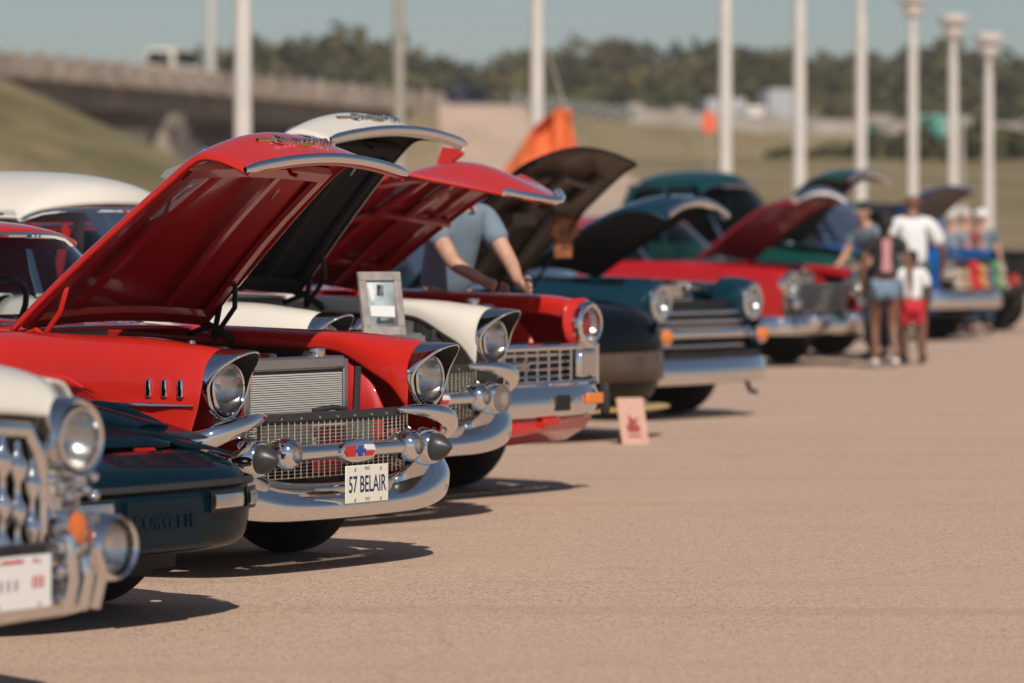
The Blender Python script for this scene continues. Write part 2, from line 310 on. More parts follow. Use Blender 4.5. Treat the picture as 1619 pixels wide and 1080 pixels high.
def bay(root, x0, x1, yi, zt, apron, rad=True, radz=.86, radm=None, radw=.33, radx=None, rear_apron=None):
    prof = ((0, .30), (.05, .21), (.10, .155), (.16, .118), (.25, .09), (.4, .065), (.7, .05), (1, .04))
    for s in (-1, 1):
        for nm, pr, mm in (('front_apron', prof[:5], apron), ('inner_apron', prof[4:], rear_apron or apron)):
            g = G(); g.grid([[(lerp(x0, x1, f), s*(yi+.05*f), .38), (lerp(x0, x1, f), s*(yi+.05*f), .58), (lerp(x0, x1, f), s*(yi+.05*f), zt-d)] for f, d in pr]); out(g, nm, mm, root, solid=.01)
    g = G(); g.box((x1-.03, 0, zt-.36), (.03, 2*yi+.2, .62)); out(g, 'firewall', M['dark'], root)
    g = G(); g.box((lerp(x0, x1, .5), 0, .36), (abs(x1-x0), 2*yi, .03)); out(g, 'bay_floor', M['dark'], root)
    if rad:
        xr = radx if radx is not None else x0-.15
        g = G(); g.box((xr, 0, lerp(.42, radz-.04, .5)), (.05, 2*radw, radz-.04-.42)); rd = out(g, 'radiator', M['dark'], root)
        g = G(); n = 40
        for k in range(n): g.box((xr+.028, 0, .44+(radz-.06-.44)*k/(n-1)), (.012, 2*radw-.02, .0058))
        out(g, 'cooling_fins', radm or M['fin'], rd)
        g = G(); g.box((xr, 0, radz-.015), (.075, 2*radw+.02, .055)); out(g, 'radiator_tank', M['aluedge'], rd, bevel=.01)
        g = G(); g.lathe([(0, .035), (.02, .04), (.035, .036), (.036, .001)], 16, (xr, .18, radz+.01), (0, 0, 1)); out(g, 'radiator_cap', M['steel'], rd)
        for s in (-1, 1): out(G().box((xr, s*(radw+.02), lerp(.42, radz, .5)), (.07, .035, radz-.42)), 'side_tank', M['aluedge'], rd, bevel=.006)
def plate(root, x, y, z, w, h, m, tilt=0):
    p = out(G().box((x, y, z), (.006, w, h), ry=tilt), 'licence_plate', m, root, bevel=.004)
    g = G()
    for a in (-1, 1):
        for b in (-1, 1): g.lathe([(0, .006), (.006, .005), (.007, .0005)], 8, (x+.003, y+a*w*.30, z+b*h*.40))
    out(g, 'plate_bolts', M['steel'], p)['kind'] = 'stuff'; return p

# ------------------------------------------------------------------ ground, field, far road
def ground_mat():
    m = bpy.data.materials.new('tan chip seal'); m.use_nodes = True; n = m.node_tree; p = n.nodes['Principled BSDF']; L = n.links.new
    tc = n.nodes.new('ShaderNodeTexCoord')
    def noise(sc, det=5, ro=.6):
        t = n.nodes.new('ShaderNodeTexNoise'); t.inputs['Scale'].default_value = sc; t.inputs['Detail'].default_value = det; t.inputs['Roughness'].default_value = ro
        L(tc.outputs['Object'], t.inputs['Vector']); return t.outputs[0]
    def mrange(s, a, b, c, d):
        q = n.nodes.new('ShaderNodeMapRange'); q.inputs[1].default_value = a; q.inputs[2].default_value = b; q.inputs[3].default_value = c; q.inputs[4].default_value = d; L(s, q.inputs[0]); return q.outputs[0]
    def mix(f, a, b, mode='MIX'):
        q = n.nodes.new('ShaderNodeMix'); q.data_type = 'RGBA'; q.blend_type = mode
        if isinstance(f, (int, float)): q.inputs[0].default_value = f
        else: L(f, q.inputs[0])
        for k, c in ((6, a), (7, b)):
            if isinstance(c, tuple): q.inputs[k].default_value = (*c, 1)
            else: L(c, q.inputs[k])
        return q.outputs[2]
    v = n.nodes.new('ShaderNodeTexVoronoi'); v.inputs['Scale'].default_value = 105; L(tc.outputs['Object'], v.inputs['Vector'])
    sep = n.nodes.new('ShaderNodeSeparateColor'); L(v.outputs['Color'], sep.inputs[0])
    c = mix(mrange(sep.outputs[0], 0, 1, 0, 1), (.385, .268, .196), (.64, .465, .352))
    c = mix(mrange(sep.outputs[1], .90, .96, 0, 1), c, (.68, .53, .42))
    c = mix(mrange(sep.outputs[2], .93, .97, 0, .8), c, (.13, .085, .06))
    c = mix(mrange(noise(.35, 6), .35, .68, 0, .55), c, (.54, .37, .285))
    c = mix(mrange(noise(1.6, 5), .50, .75, 0, .35), c, (.43, .30, .23))
    mp = n.nodes.new('ShaderNodeMapping'); mp.inputs['Scale'].default_value = (.25, 3.2, 1); L(tc.outputs['Object'], mp.inputs[0])
    st = n.nodes.new('ShaderNodeTexNoise'); st.inputs['Scale'].default_value = .5; st.inputs['Detail'].default_value = 5; L(mp.outputs[0], st.inputs['Vector'])
    c = mix(mrange(st.outputs[0], .54, .68, 0, .30), c, (.36, .24, .18))
    c = mix(mrange(noise(.9, 3), .68, .76, 0, .35), c, (.22, .15, .115))
    ns = n.nodes.new('ShaderNodeTexNoise'); ns.inputs['Scale'].default_value = .6; ns.inputs['Detail'].default_value = 4; L(tc.outputs['Object'], ns.inputs['Vector'])
    wv = mix(.35, tc.outputs['Object'], ns.outputs['Color'])
    v2 = n.nodes.new('ShaderNodeTexVoronoi'); v2.feature = 'DISTANCE_TO_EDGE'; v2.inputs['Scale'].default_value = .30; L(wv, v2.inputs['Vector'])
    c = mix(mrange(v2.outputs[0], 0, .005, .10, 0), c, (.10, .065, .045))
    L(c, p.inputs['Base Color']); p.inputs['Roughness'].default_value = .92; p.inputs['Specular IOR Level'].default_value = .25
    b = n.nodes.new('ShaderNodeBump'); b.inputs['Strength'].default_value = .55; b.inputs['Distance'].default_value = .006
    L(v.outputs['Distance'], b.inputs['Height']); L(b.outputs[0], p.inputs['Normal'])
    return m
def field_mat():
    m = bpy.data.materials.new('dry grass'); m.use_nodes = True; n = m.node_tree; p = n.nodes['Principled BSDF']; L = n.links.new
    tc = n.nodes.new('ShaderNodeTexCoord'); prev = (.26, .205, .12)
    for sc, lo, hi, col in ((.06, .42, .62, (.105, .098, .042)), (.25, .45, .65, (.29, .215, .125)), (1.4, .5, .7, (.13, .115, .05)), (.035, .52, .6, (.30, .225, .14))):
        t = n.nodes.new('ShaderNodeTexNoise'); t.inputs['Scale'].default_value = sc; t.inputs['Detail'].default_value = 7; L(tc.outputs['Object'], t.inputs['Vector'])
        q = n.nodes.new('ShaderNodeMapRange'); q.inputs[1].default_value = lo; q.inputs[2].default_value = hi; q.inputs[4].default_value = .8; L(t.outputs[0], q.inputs[0])
        x = n.nodes.new('ShaderNodeMix'); x.data_type = 'RGBA'; L(q.outputs[0], x.inputs[0])
        if isinstance(prev, tuple): x.inputs[6].default_value = (*prev, 1)
        else: L(prev, x.inputs[6])
        x.inputs[7].default_value = (*col, 1); prev = x.outputs[2]
    L(prev, p.inputs['Base Color']); p.inputs['Roughness'].default_value = 1; p.inputs['Specular IOR Level'].default_value = .1
    t = n.nodes.new('ShaderNodeTexNoise'); t.inputs['Scale'].default_value = 1.2; t.inputs['Detail'].default_value = 8; L(tc.outputs['Object'], t.inputs['Vector'])
    b = n.nodes.new('ShaderNodeBump'); b.inputs['Strength'].default_value = .8; b.inputs['Distance'].default_value = .3; L(t.outputs[0], b.inputs['Height']); L(b.outputs[0], p.inputs['Normal'])
    return m
FIELD = field_mat()
g = G(); g.grid([[(x, y, -.06) for x in (-4000, -600, 600, 4000)] for y in (-2500, -300, 300, 5000)]); tag(out(g, 'ground', FIELD), kind='structure')
g = G(); g.grid([[(x, y, 0) for x in (-140, -40, 40, 160)] for y in (-120, 0, 60, 104)]); tag(out(g, 'parking_lot', ground_mat()), kind='structure')
# road line of the bridge and beyond: (X, Y, deck height)
ROAD = [(-56, 177, 11.9), (-30.7, 250, 11.9), (-5.4, 323, 11.9), (6, 340, 11.2), (22, 347, 10.5), (50, 351, 10.2), (160, 356, 10.2), (320, 360, 10.2)]
def road_at(x, y):
    best = (1e9, 0)
    for (a, b, c), (d, e, f) in zip(ROAD[2:], ROAD[3:]):
        dx, dy = d-a, e-b; t = max(0, min(1, ((x-a)*dx+(y-b)*dy)/(dx*dx+dy*dy)))
        q = math.hypot(x-a-dx*t, y-b-dy*t)
        if q < best[0]: best = (q, lerp(c, f, t))
    return best
def terrain(x, y):
    g_ = 6.9*sm(104, 290, y)*sm(-9, 5, x)
    l = max(0, min(10, 5+.41*(-14-x)))*sm(108, 178, y)*(1-.55*sm(190, 236, y))*sm(-2, -8, x)
    q, h = road_at(x, y); r = h-.15-.55*max(0, q-7)
    return max(g_, l, r if y > 300 else -9, -.03) + .25*math.sin(x*.23+y*.11)*sm(110, 150, y)*(q > 12) + sm(390, 520, y)*3
xs = [-220+5*k for k in range(110)]; ys = [104+4*k for k in range(80)]+[424+20*k for k in range(20)]
g = G(); g.grid([[(x, y, terrain(x, y)) for x in xs] for y in ys]); tag(out(g, 'grass_field', FIELD), kind='structure')
# bare dirt bank below the bridge end and the track leading off it
dirt = mat('bare pale dirt', (.47, .345, .265), .95, var=(.12, .22), bump=(.8, .5))
dmix = [(-4.2, 5.2, 106), (-4.2, 5.6, 125), (-4.4, 6.2, 150), (-4.7, 6.6, 175), (-5, 6.8, 200), (-5.3, 6.6, 225), (-5.5, 5.8, 250), (-5.7, 4.6, 275), (-5.8, 3.2, 300), (-5.4, 1.6, 322)]
yy_ = [106+2.0*k for k in range(109)]
g = G(); g.grid([[(lerp(a, b, t/24), y, terrain(lerp(a, b, t/24), y)+.22) for t in range(25)] for y in yy_ for a, b in [(pw(y, [(q[2], q[0]) for q in dmix])+.5*sin(y*.17), pw(y, [(q[2], q[1]) for q in dmix])+.6*sin(y*.13+1))]]); tag(out(g, 'dirt_bank', dirt), kind='structure')
g = G(); rows = []
for k in range(40):
    t = k/39; i = min(len(ROAD)-4, int(t*(len(ROAD)-3))); f = t*(len(ROAD)-3)-i
    a, b = Vector(ROAD[i+2]), Vector(ROAD[i+3]); p = a.lerp(b, f); d = (b-a).normalized(); nn = Vector((-d.y, d.x, 0))
    rows.append([p+nn*o for o in (-6, 0, 6)])
g.grid(rows); tag(out(g, 'highway', mat('far asphalt', (.13, .12, .11), .9, var=(.5, .15))), kind='structure')

# ------------------------------------------------------------------ bridge
A = Vector((-30.7, 250, 0)); D = Vector((25.3, 73, 0)).normalized(); N = Vector((D.y, -D.x, 0)); BL = 77.2
def along(t, off, z): return A+D*t+N*off+Vector((0, 0, z))
br = thing('overpass_bridge', 'weathered concrete highway overpass crossing behind the grass bank', 'bridge', tuple(A))
A0 = A.copy()
def bpart(t0, t1, o0, o1, z0, z1, name, m, n=1):
    g = G(); V = []
    for t in (t0, t1):
        for o in (o0, o1):
            for z in (z0, z1): V.append(along(t, o, z)-A0)
    g.add(V, [(0, 1, 3, 2), (4, 6, 7, 5), (0, 4, 5, 1), (2, 3, 7, 6), (0, 2, 6, 4), (1, 5, 7, 3)]); return out(g, name, m, br)
bpart(-75, BL, -13, .5, 11.35, 11.85, 'deck', M['concrete'])
bpart(-75, BL, .1, .42, 11.85, 12.75, 'parapet', M['concrete']); bpart(-75, BL, -13, -12.7, 11.85, 12.75, 'parapet', M['concrete'])
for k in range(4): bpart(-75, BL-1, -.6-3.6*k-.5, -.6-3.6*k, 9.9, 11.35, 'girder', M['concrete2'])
for k in range(48): bpart(-70+3.1*k, -70+3.1*k+.55, .05, .60, 11.6, 13.0, 'parapet_post', M['concrete'])
for t in (-46, -10, 26.5, 58):
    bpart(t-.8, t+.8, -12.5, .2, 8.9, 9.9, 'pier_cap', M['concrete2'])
    for o in (-11, -6, -1.2): bpart(t-.7, t+.7, o-.7, o+.7, -1, 8.9, 'pier_column', M['concrete'])
bpart(BL, BL+1.2, -13, .6, 3, 11.85, 'abutment', M['concrete3'])
# slope under the far edge of the bridge
g = G(); P = []
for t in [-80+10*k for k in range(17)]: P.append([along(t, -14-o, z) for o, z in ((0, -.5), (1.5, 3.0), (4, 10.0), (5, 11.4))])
bw = out(g.grid(P), 'retaining_wall', M['darkc'], solid=.3, so=-1); tag(bw, 'dark retaining wall in the shade under the overpass', 'wall')  # wall in a darker concrete than the bridge
# guard rail and wall of the far highway
bar_ = thing('highway_barrier', 'pale concrete barrier wall of the far highway below the wood', 'barrier', (0, 0, 0))
def rp(t):
    i = min(len(ROAD)-2, int(t)); f = t-i; a, b = Vector(ROAD[i]), Vector(ROAD[i+1]); d = (b-a).normalized(); return a.lerp(b, f), d
def seg(g, t0, t1, off, z0, z1, th):
    p, d = rp(t0); q, e = rp(t1); a = Vector((d.y, -d.x, 0)); b = Vector((e.y, -e.x, 0)); V = []
    for pt, nn in ((p, a), (q, b)):
        for o in (off, off+th):
            for z in (z0, z1): V.append(pt+nn*o+Vector((0, 0, z)))
    g.add(V, [(0, 1, 3, 2), (4, 6, 7, 5), (0, 4, 5, 1), (2, 3, 7, 6), (0, 2, 6, 4), (1, 5, 7, 3)])
pm_ = mat('barrier concrete', (.37, .33, .29), .9, var=(.2, .2))
for k in range(24):
    t0 = 3.05+k*.078; g = G(); seg(g, t0, t0+.0765, 6.0, -3.4, 1.0+.45*((k*7) % 3 == 0), .35); out(g, 'barrier_panel', pm_, bar_)
g = G(); seg(g, 4.93, 5.9, 6.0, -3.4, 1.1, .35); out(g, 'barrier_panel', pm_, bar_)
gr = thing('guard_rail', 'white posted guard rail along the road past the bridge end', 'guard rail')
g = G()
for k in range(14): seg(g, 2.02+k*.145, 2.02+(k+1)*.145, 6.2, .5, .82, .08)
out(g, 'rail_beam', M['steel'], gr)
for k in range(26):
    t = 2.04+k*.078; g = G(); seg(g, t, t+.010, 6.05, -.4, 1.0, .2); out(g, 'rail_post', M['pole'], gr)

# vehicles on the far road
def far_van(name, label, cat, p, d, col, L=5.2, Wd=1.9, Hh=2.1, hood=1.1, glassm=None):
    ang = math.atan2(d.y, d.x); r = thing(name, label, cat, tuple(p), ang); y = Wd/2
    g = G(); pr = [(0, .35), (L, .35), (L, .75), (L-.15, 1.05), (L-hood, 1.15), (L-hood-.75, Hh-.06), (L-hood-1.0, Hh), (.25, Hh), (.05, Hh-.15), (0, 1.0)]
    g.prism(pr, lambda u, v, w: (u, w, v), -y, y); out(g, 'body', col, r, bevel=.08)
    for s in (-1, 1):
        g = G(); g.prism([(.5, 1.2), (L-hood-.2, 1.2), (L-hood-.85, Hh-.2), (.6, Hh-.2)], lambda u, v, w: (u, w, v), s*(y+.002), s*(y+.02)); out(g, 'side_window', M['dglass'] if not glassm else glassm, r)
    g = G(); g.add([(L-hood+.0, -y+.15, 1.2), (L-hood, y-.15, 1.2), (L-hood-.68, y-.2, Hh-.1), (L-hood-.68, -y+.2, Hh-.1)], [(0, 1, 2, 3)]); out(g, 'windshield', M['grille'], r, solid=.02, so=1)
    g = G(); g.add([(-.01, -y+.2, 1.15), (-.01, y-.2, 1.15), (.04, y-.25, Hh-.25), (.04, -y+.25, Hh-.25)], [(0, 1, 2, 3)]); out(g, 'rear_window', M['grille'], r, solid=.02)
    for xw in (.95, L-1.0):
        for s in (-1, 1): wheel(r, xw, s*(y-.1), .36, .24)
    for s in (-1, 1): out(G().box((-.02, s*(y-.18), .95), (.05, .16, .3)), 'tail_lamp', M['redlens'], r)
    return r
p = along(2.0, -4.5, 11.85)
far_van('pickup_truck', 'white crew cab truck driving away over the overpass', 'truck', along(27, -1.6, 12.05), D, M['white'], 5.8, 2.05, 2.25, 1.3)
far_van('distant_car', 'small blue car on the overpass between the two tall posts', 'car', along(58, -4.5, 11.6), D, M['blue'], 4.4, 1.8, 1.75, 1.1)
p, d = rp(2.55); p = p+Vector((0, 0, .3)); far_van('distant_van', 'deep blue van far down the road beyond the bridge end', 'van', p+Vector((-5.6, -3, -.2)), d, M['navy'], 4.8, 1.9, 2.1)
# box truck on the far highway
p, d = rp(4.62)
bt = thing('box_truck', 'pale grey box truck on the far highway between two light poles', 'truck', (21.6, 349, 10.4), math.atan2(.3, 1))
out(G().box((1.0, 0, 2.3), (3.2, 2.4, 3.0)), 'cargo_box', M['truckbox'], bt, bevel=.05); out(G().box((-1.6, 0, 1.45), (1.7, 2.1, 1.9)), 'cab', M['white'], bt, bevel=.2)
out(G().box((.4, 0, .65), (5.4, .9, .3)), 'chassis', M['dark'], bt)
for xw in (-1.5, 1.6):
    for s in (-1, 1): wheel(bt, xw, s*.95, .45, .3)
# green highway signs
def road_sign(label, x, y, zb, zt, w, face, n=2, lines=True):
    r = thing('highway_sign', label, 'road sign', (x, y, 0)); z0 = terrain(x, y)
    pnl = out(G().box((0, 0, (zb+zt)/2), (w, .08, zt-zb)), 'sign_panel', face, r, bevel=.02)
    h = zt-zb
    if lines:
        g = G()
        for a, b in (((-w/2+.1, zb+.1), (w/2-.1, zb+.1)), ((-w/2+.1, zt-.1), (w/2-.1, zt-.1)), ((-w/2+.1, zb+.1), (-w/2+.1, zt-.1)), ((w/2-.1, zb+.1), (w/2-.1, zt-.1))): g.box(((a[0]+b[0])/2, -.045, (a[1]+b[1])/2), (abs(a[0]-b[0])+.06, .01, abs(a[1]-b[1])+.06))
        out(g, 'sign_border', M['whiteink'], pnl)
        g = G()
        for k in range(5): g.box((-w*.30+w*.14*k, -.045, zb+h*.28), (w*.08, .01, h*.16))
        g.prism([(w*.20, zb+h*.5), (w*.36, zb+h*.72), (w*.30, zb+h*.74), (w*.13, zb+h*.56)], lambda u, v, q: (u, q, v), -.05, -.04)
        out(g, 'sign_legend', M['whiteink'], pnl)
    for k in range(n):
        xx = 0 if n == 1 else (k-.5)*w*.6
        out(G().box((xx, .10, (z0-.2+zt-.2)/2), (.16, .12, zt-.2-z0+.2)), 'post', M['greypole'], r)
    return r
road_sign('wide green highway sign standing between two lamp posts', 29.3, 293, 7.9, 10.4, 2.3, M['signgreen'])
road_sign('narrow green road sign half hidden by a white pole', 25.4, 295, 6.4, 9.8, .9, M['signgreen'], 1, False)
r = thing('construction_sign', 'orange warning sign on a post out in the dry field', 'road sign', (9.45, 200, 0)); z0 = terrain(9.45, 200)
g = G(); g.lathe([(-.02, .001), (-.02, .36), (.02, .36), (.02, .001)], 24, (0, 0, 7.15), (0, 1, 0), 1); sg = out(g, 'sign_panel', M['orange2'], r); sg.scale = (.9, 1, 1.55); sg.location = (0, 0, 7.15*(1-1.55))
out(G().box((0, .06, (z0+7)/2-.1), (.07, .05, 7-z0+.2)), 'post', M['greypole'], r)

# ------------------------------------------------------------------ wood on the hill
def leafmat():
    m = bpy.data.materials.new('tree leaves'); m.use_nodes = True; n = m.node_tree; p = n.nodes['Principled BSDF']; L = n.links.new
    g_ = n.nodes.new('ShaderNodeTexCoord'); t = n.nodes.new('ShaderNodeTexNoise'); t.inputs['Scale'].default_value = .12; t.inputs['Detail'].default_value = 4; L(g_.outputs['Object'], t.inputs['Vector'])
    r = n.nodes.new('ShaderNodeValToRGB'); e = r.color_ramp.elements; e[0].position = .3; e[0].color = (.034, .042, .016, 1); e[1].position = .72; e[1].color = (.150, .115, .045, 1)
    k = e.new(.5); k.color = (.085, .080, .030, 1); L(t.outputs[0], r.inputs[0]); L(r.outputs[0], p.inputs['Base Color']); p.inputs['Roughness'].default_value = .8; p.inputs['Specular IOR Level'].default_value = .2
    return m
LEAF = leafmat()
def crown(g, cx, cy, cz, rx, rz, n, sz):
    lob = [(rng.uniform(-.55, .55)*rx, rng.uniform(-.55, .55)*rx, rng.uniform(-.5, .55)*rz, rng.uniform(.4, .62)) for _ in range(7)]
    V = []; Fs = []
    for i in range(n):
        lx, ly, lz, lr = lob[i % 7]; a = rng.uniform(0, 2*pi); q = rng.uniform(-1, 1); c = math.sqrt(1-q*q); f = rng.uniform(.75, 1.08)
        p = Vector((cx+lx+c*cos(a)*rx*lr*f, cy+ly+c*sin(a)*rx*lr*f, cz+lz+q*rz*lr*f))
        u = Vector((rng.gauss(0, 1), rng.gauss(0, 1), rng.gauss(0, 1))).normalized(); w = u.cross(Vector((rng.gauss(0, 1), rng.gauss(0, 1), rng.gauss(0, 1)))).normalized(); s = sz*rng.uniform(.6, 1.3)
        b = len(V); V += [p-u*s-w*s*.6, p+u*s-w*s*.7, p+u*s*.8+w*s, p-u*s*.9+w*s*.7]; Fs.append((b, b+1, b+2, b+3))
    g.add(V, Fs)
gl_, gt_ = G(), G()
PROF = [(180, 118), (250, 106), (330, 92), (400, 66), (460, 57), (520, 52), (580, 58), (640, 74), (720, 96), (780, 104), (850, 86), (900, 76), (950, 63), (1010, 70), (1060, 68), (1120, 63), (1180, 72), (1250, 79), (1300, 84), (1350, 80), (1420, 82), (1500, 68), (1560, 72), (1619, 96), (1760, 90), (1900, 80), (2100, 90)]
for lay, (Yb, drop, cnt) in enumerate(((560, 0, 78), (520, 16, 62), (480, 40, 62), (445, 62, 62), (422, 84, 62))):
    for k in range(cnt):
        u = 200+1900*(k+rng.uniform(-.35, .35))/cnt
        if u < 330 and lay > 1: continue
        Y = Yb+rng.uniform(-12, 12); X = (u-809.5)*Y/F; top = CAMH+(HOR-pw(u, PROF)-drop)*Y/F+rng.uniform(-1.6, .7); base = terrain(X, Y)
        if top < base+4: continue
        h = top-base; rz_ = min(h*.5, rng.uniform(4.5, 7)); rx = rng.uniform(3.8, 6.2)
        crown(gl_, X, Y, top-rz_, rx, rz_, 420, .62)
        gt_.tube([(X, Y, base-.5), (X+.3, Y, top-rz_*1.2), (X, Y, top-rz_*.5)], [.45, .3, .12], 6)
wd = out(gl_, 'woodland', LEAF, smooth=False); tag(wd, 'wooded hillside of mixed olive green trees behind the highway', 'wood', kind='stuff')
tk = out(gt_, 'woodland_trunks', M['dark']); tag(tk, 'trunks of the wooded hillside', 'wood', kind='stuff')

# ------------------------------------------------------------------ light poles
def light_pole(label, u, Y, w_px, top_v=None, name='light_pole', m=None, vb=None):
    s = F/Y; X = (u-809.5)/s; z0 = max(0, terrain(X, Y)) if Y > 104 else 0
    r0 = w_px/s/2; zt = CAMH+(HOR-(top_v if top_v is not None else -160))/s
    r = thing(name, label, 'lamp post' if name == 'light_pole' else 'utility pole', (X, Y, z0), group='tall white light poles behind the parked cars' if name == 'light_pole' else None); H = zt-z0
    g = G(); g.lathe([(0, r0*1.08), (H*.5, r0), (H*.93, r0*.92), (H*.932, r0*.72), (H, r0*.68), (H, .001)], 20, (0, 0, 0), (0, 0, 1)); out(g, 'pole', m or M['pole'], r)
    if name == 'light_pole':
        out(G().box((0, 0, .03), (r0*4, r0*4, .06)), 'base_plate', M['greypole'], r, bevel=.01)
        q = 21/s
        g = G(); g.lathe([(0, q*.40), (q*.15, q*.55), (q*.55, q*.72), (q*.65, q*.75), (q*.80, q*.75), (q*.82, q*.6)], 20, (0, 0, H), (0, 0, 1)); hd = out(g, 'lamp_head', M['lampw'], r)
        g = G(); g.lathe([(q*.82, q*.6), (q*1.05, q*.7), (q*1.25, q*1.15), (q*1.7, q*1.2), (q*1.85, q*1.0), (q*1.95, .001)], 20, (0, 0, H), (0, 0, 1)); out(g, 'lamp_cap', M['pole'], hd)
    return r
light_pole('thickest white light pole rising behind the raised red hood', 384, 55, 29)
light_pole('white light pole in front of the orange flag', 849, 74, 22)
light_pole('white light pole standing above the teal pickup roof', 1147, 82, 20.5)
light_pole('white light pole standing above the maroon raised hood', 1264, 87, 20)
light_pole('white light pole rising behind the green raised hood', 1361, 90, 18.5, -8)
light_pole('lamp post with its lamp partly out of sight, left of the wide green sign', 1443, 94, 17, 28)
light_pole('lamp post with whole lamp head standing right beside the wide green sign', 1507, 98, 16.5, 62)
light_pole('shortest looking lamp post, nearest the black off-roader', 1563, 103, 16, 92)
light_pole('white light pole standing beyond the overpass deck', 333, 330, 15, -60)
light_pole('faint thin grey post beyond the sign, half hidden by a lamp post', 1520, 150, 9, 178, 'utility_pole', M['greypole'])
light_pole('grey concrete utility pole in front of the overpass', 631, 150, 17, -150, 'utility_pole', M['greypole'])
# orange flag
fl = thing('flag', 'orange cloth flag on a leaning pole behind the brown raised hood', 'flag', (2.0, 66, 0))
def P66(u, v, dy=0): s = F/66; return ((u-809.5)/s-2.0, dy, CAMH+(HOR-v)/s)
out(G().tube([P66(948, 330), P66(948, 517.5)] if False else [P66(960, 519), P66(892, 165), P66(866, 82)], [.03, .02, .012], 8), 'flag_pole', M['greypole'], fl)
L_ = [(893, 168), (897, 186), (901, 205), (905, 225), (908, 244), (912, 268)]; R_ = [(878, 176), (850, 200), (832, 215), (815, 238), (797, 262), (790, 285)]
g = G(); g.grid([[P66(lerp(a[0], b[0], k/10)+6*sin(i*1.3+k), lerp(a[1], b[1], k/10), .16*sin(k*1.05+i*.8)*(.3+k/10)) for k in range(11)] for i, (a, b) in enumerate(zip(L_, R_))])
out(g, 'flag_cloth', M['orange'], fl, sub=2, solid=.006)
g = G(); g.grid([[P66(893+14*k/4+4*sin(i+k), 170+i*13+k*3, -.12+.10*sin(i*1.4+k*1.6)) for k in range(5)] for i in range(6)]); out(g, 'flag_fold', M['orange'], fl, sub=2, solid=.006)

# dark thicket at the foot of the barrier, to the right
g = G()
for k in range(60):
    x = 19+46*k/60+rng.uniform(-.5, .5); y = 285+rng.uniform(-6, 5); zb_ = terrain(x, y); hh = rng.uniform(1.6, 2.9)*(1 if x > 26 else .6)
    crown(g, x, y, zb_+hh*.45, 1.5, hh*.62, 90, .36)
o = out(g, 'thicket', LEAF, smooth=False); tag(o, 'low dark thicket along the foot of the far barrier wall', 'bushes', kind='stuff')
tr = thing('semi_trailer', 'long grey trailer on the far highway left of the box truck', 'trailer', (17.6, 350.5, 10.4), math.atan2(.3, 1))
out(G().box((0, 0, 2.0), (3.4, 2.4, 2.2)), 'cargo_box', M['truckbox'], tr, bevel=.05); out(G().box((0, 0, .8), (3.0, .8, .2)), 'chassis', M['dark'], tr)
for xw in (-1, 1):
    for s in (-1, 1): wheel(tr, xw, s*.95, .42, .3)

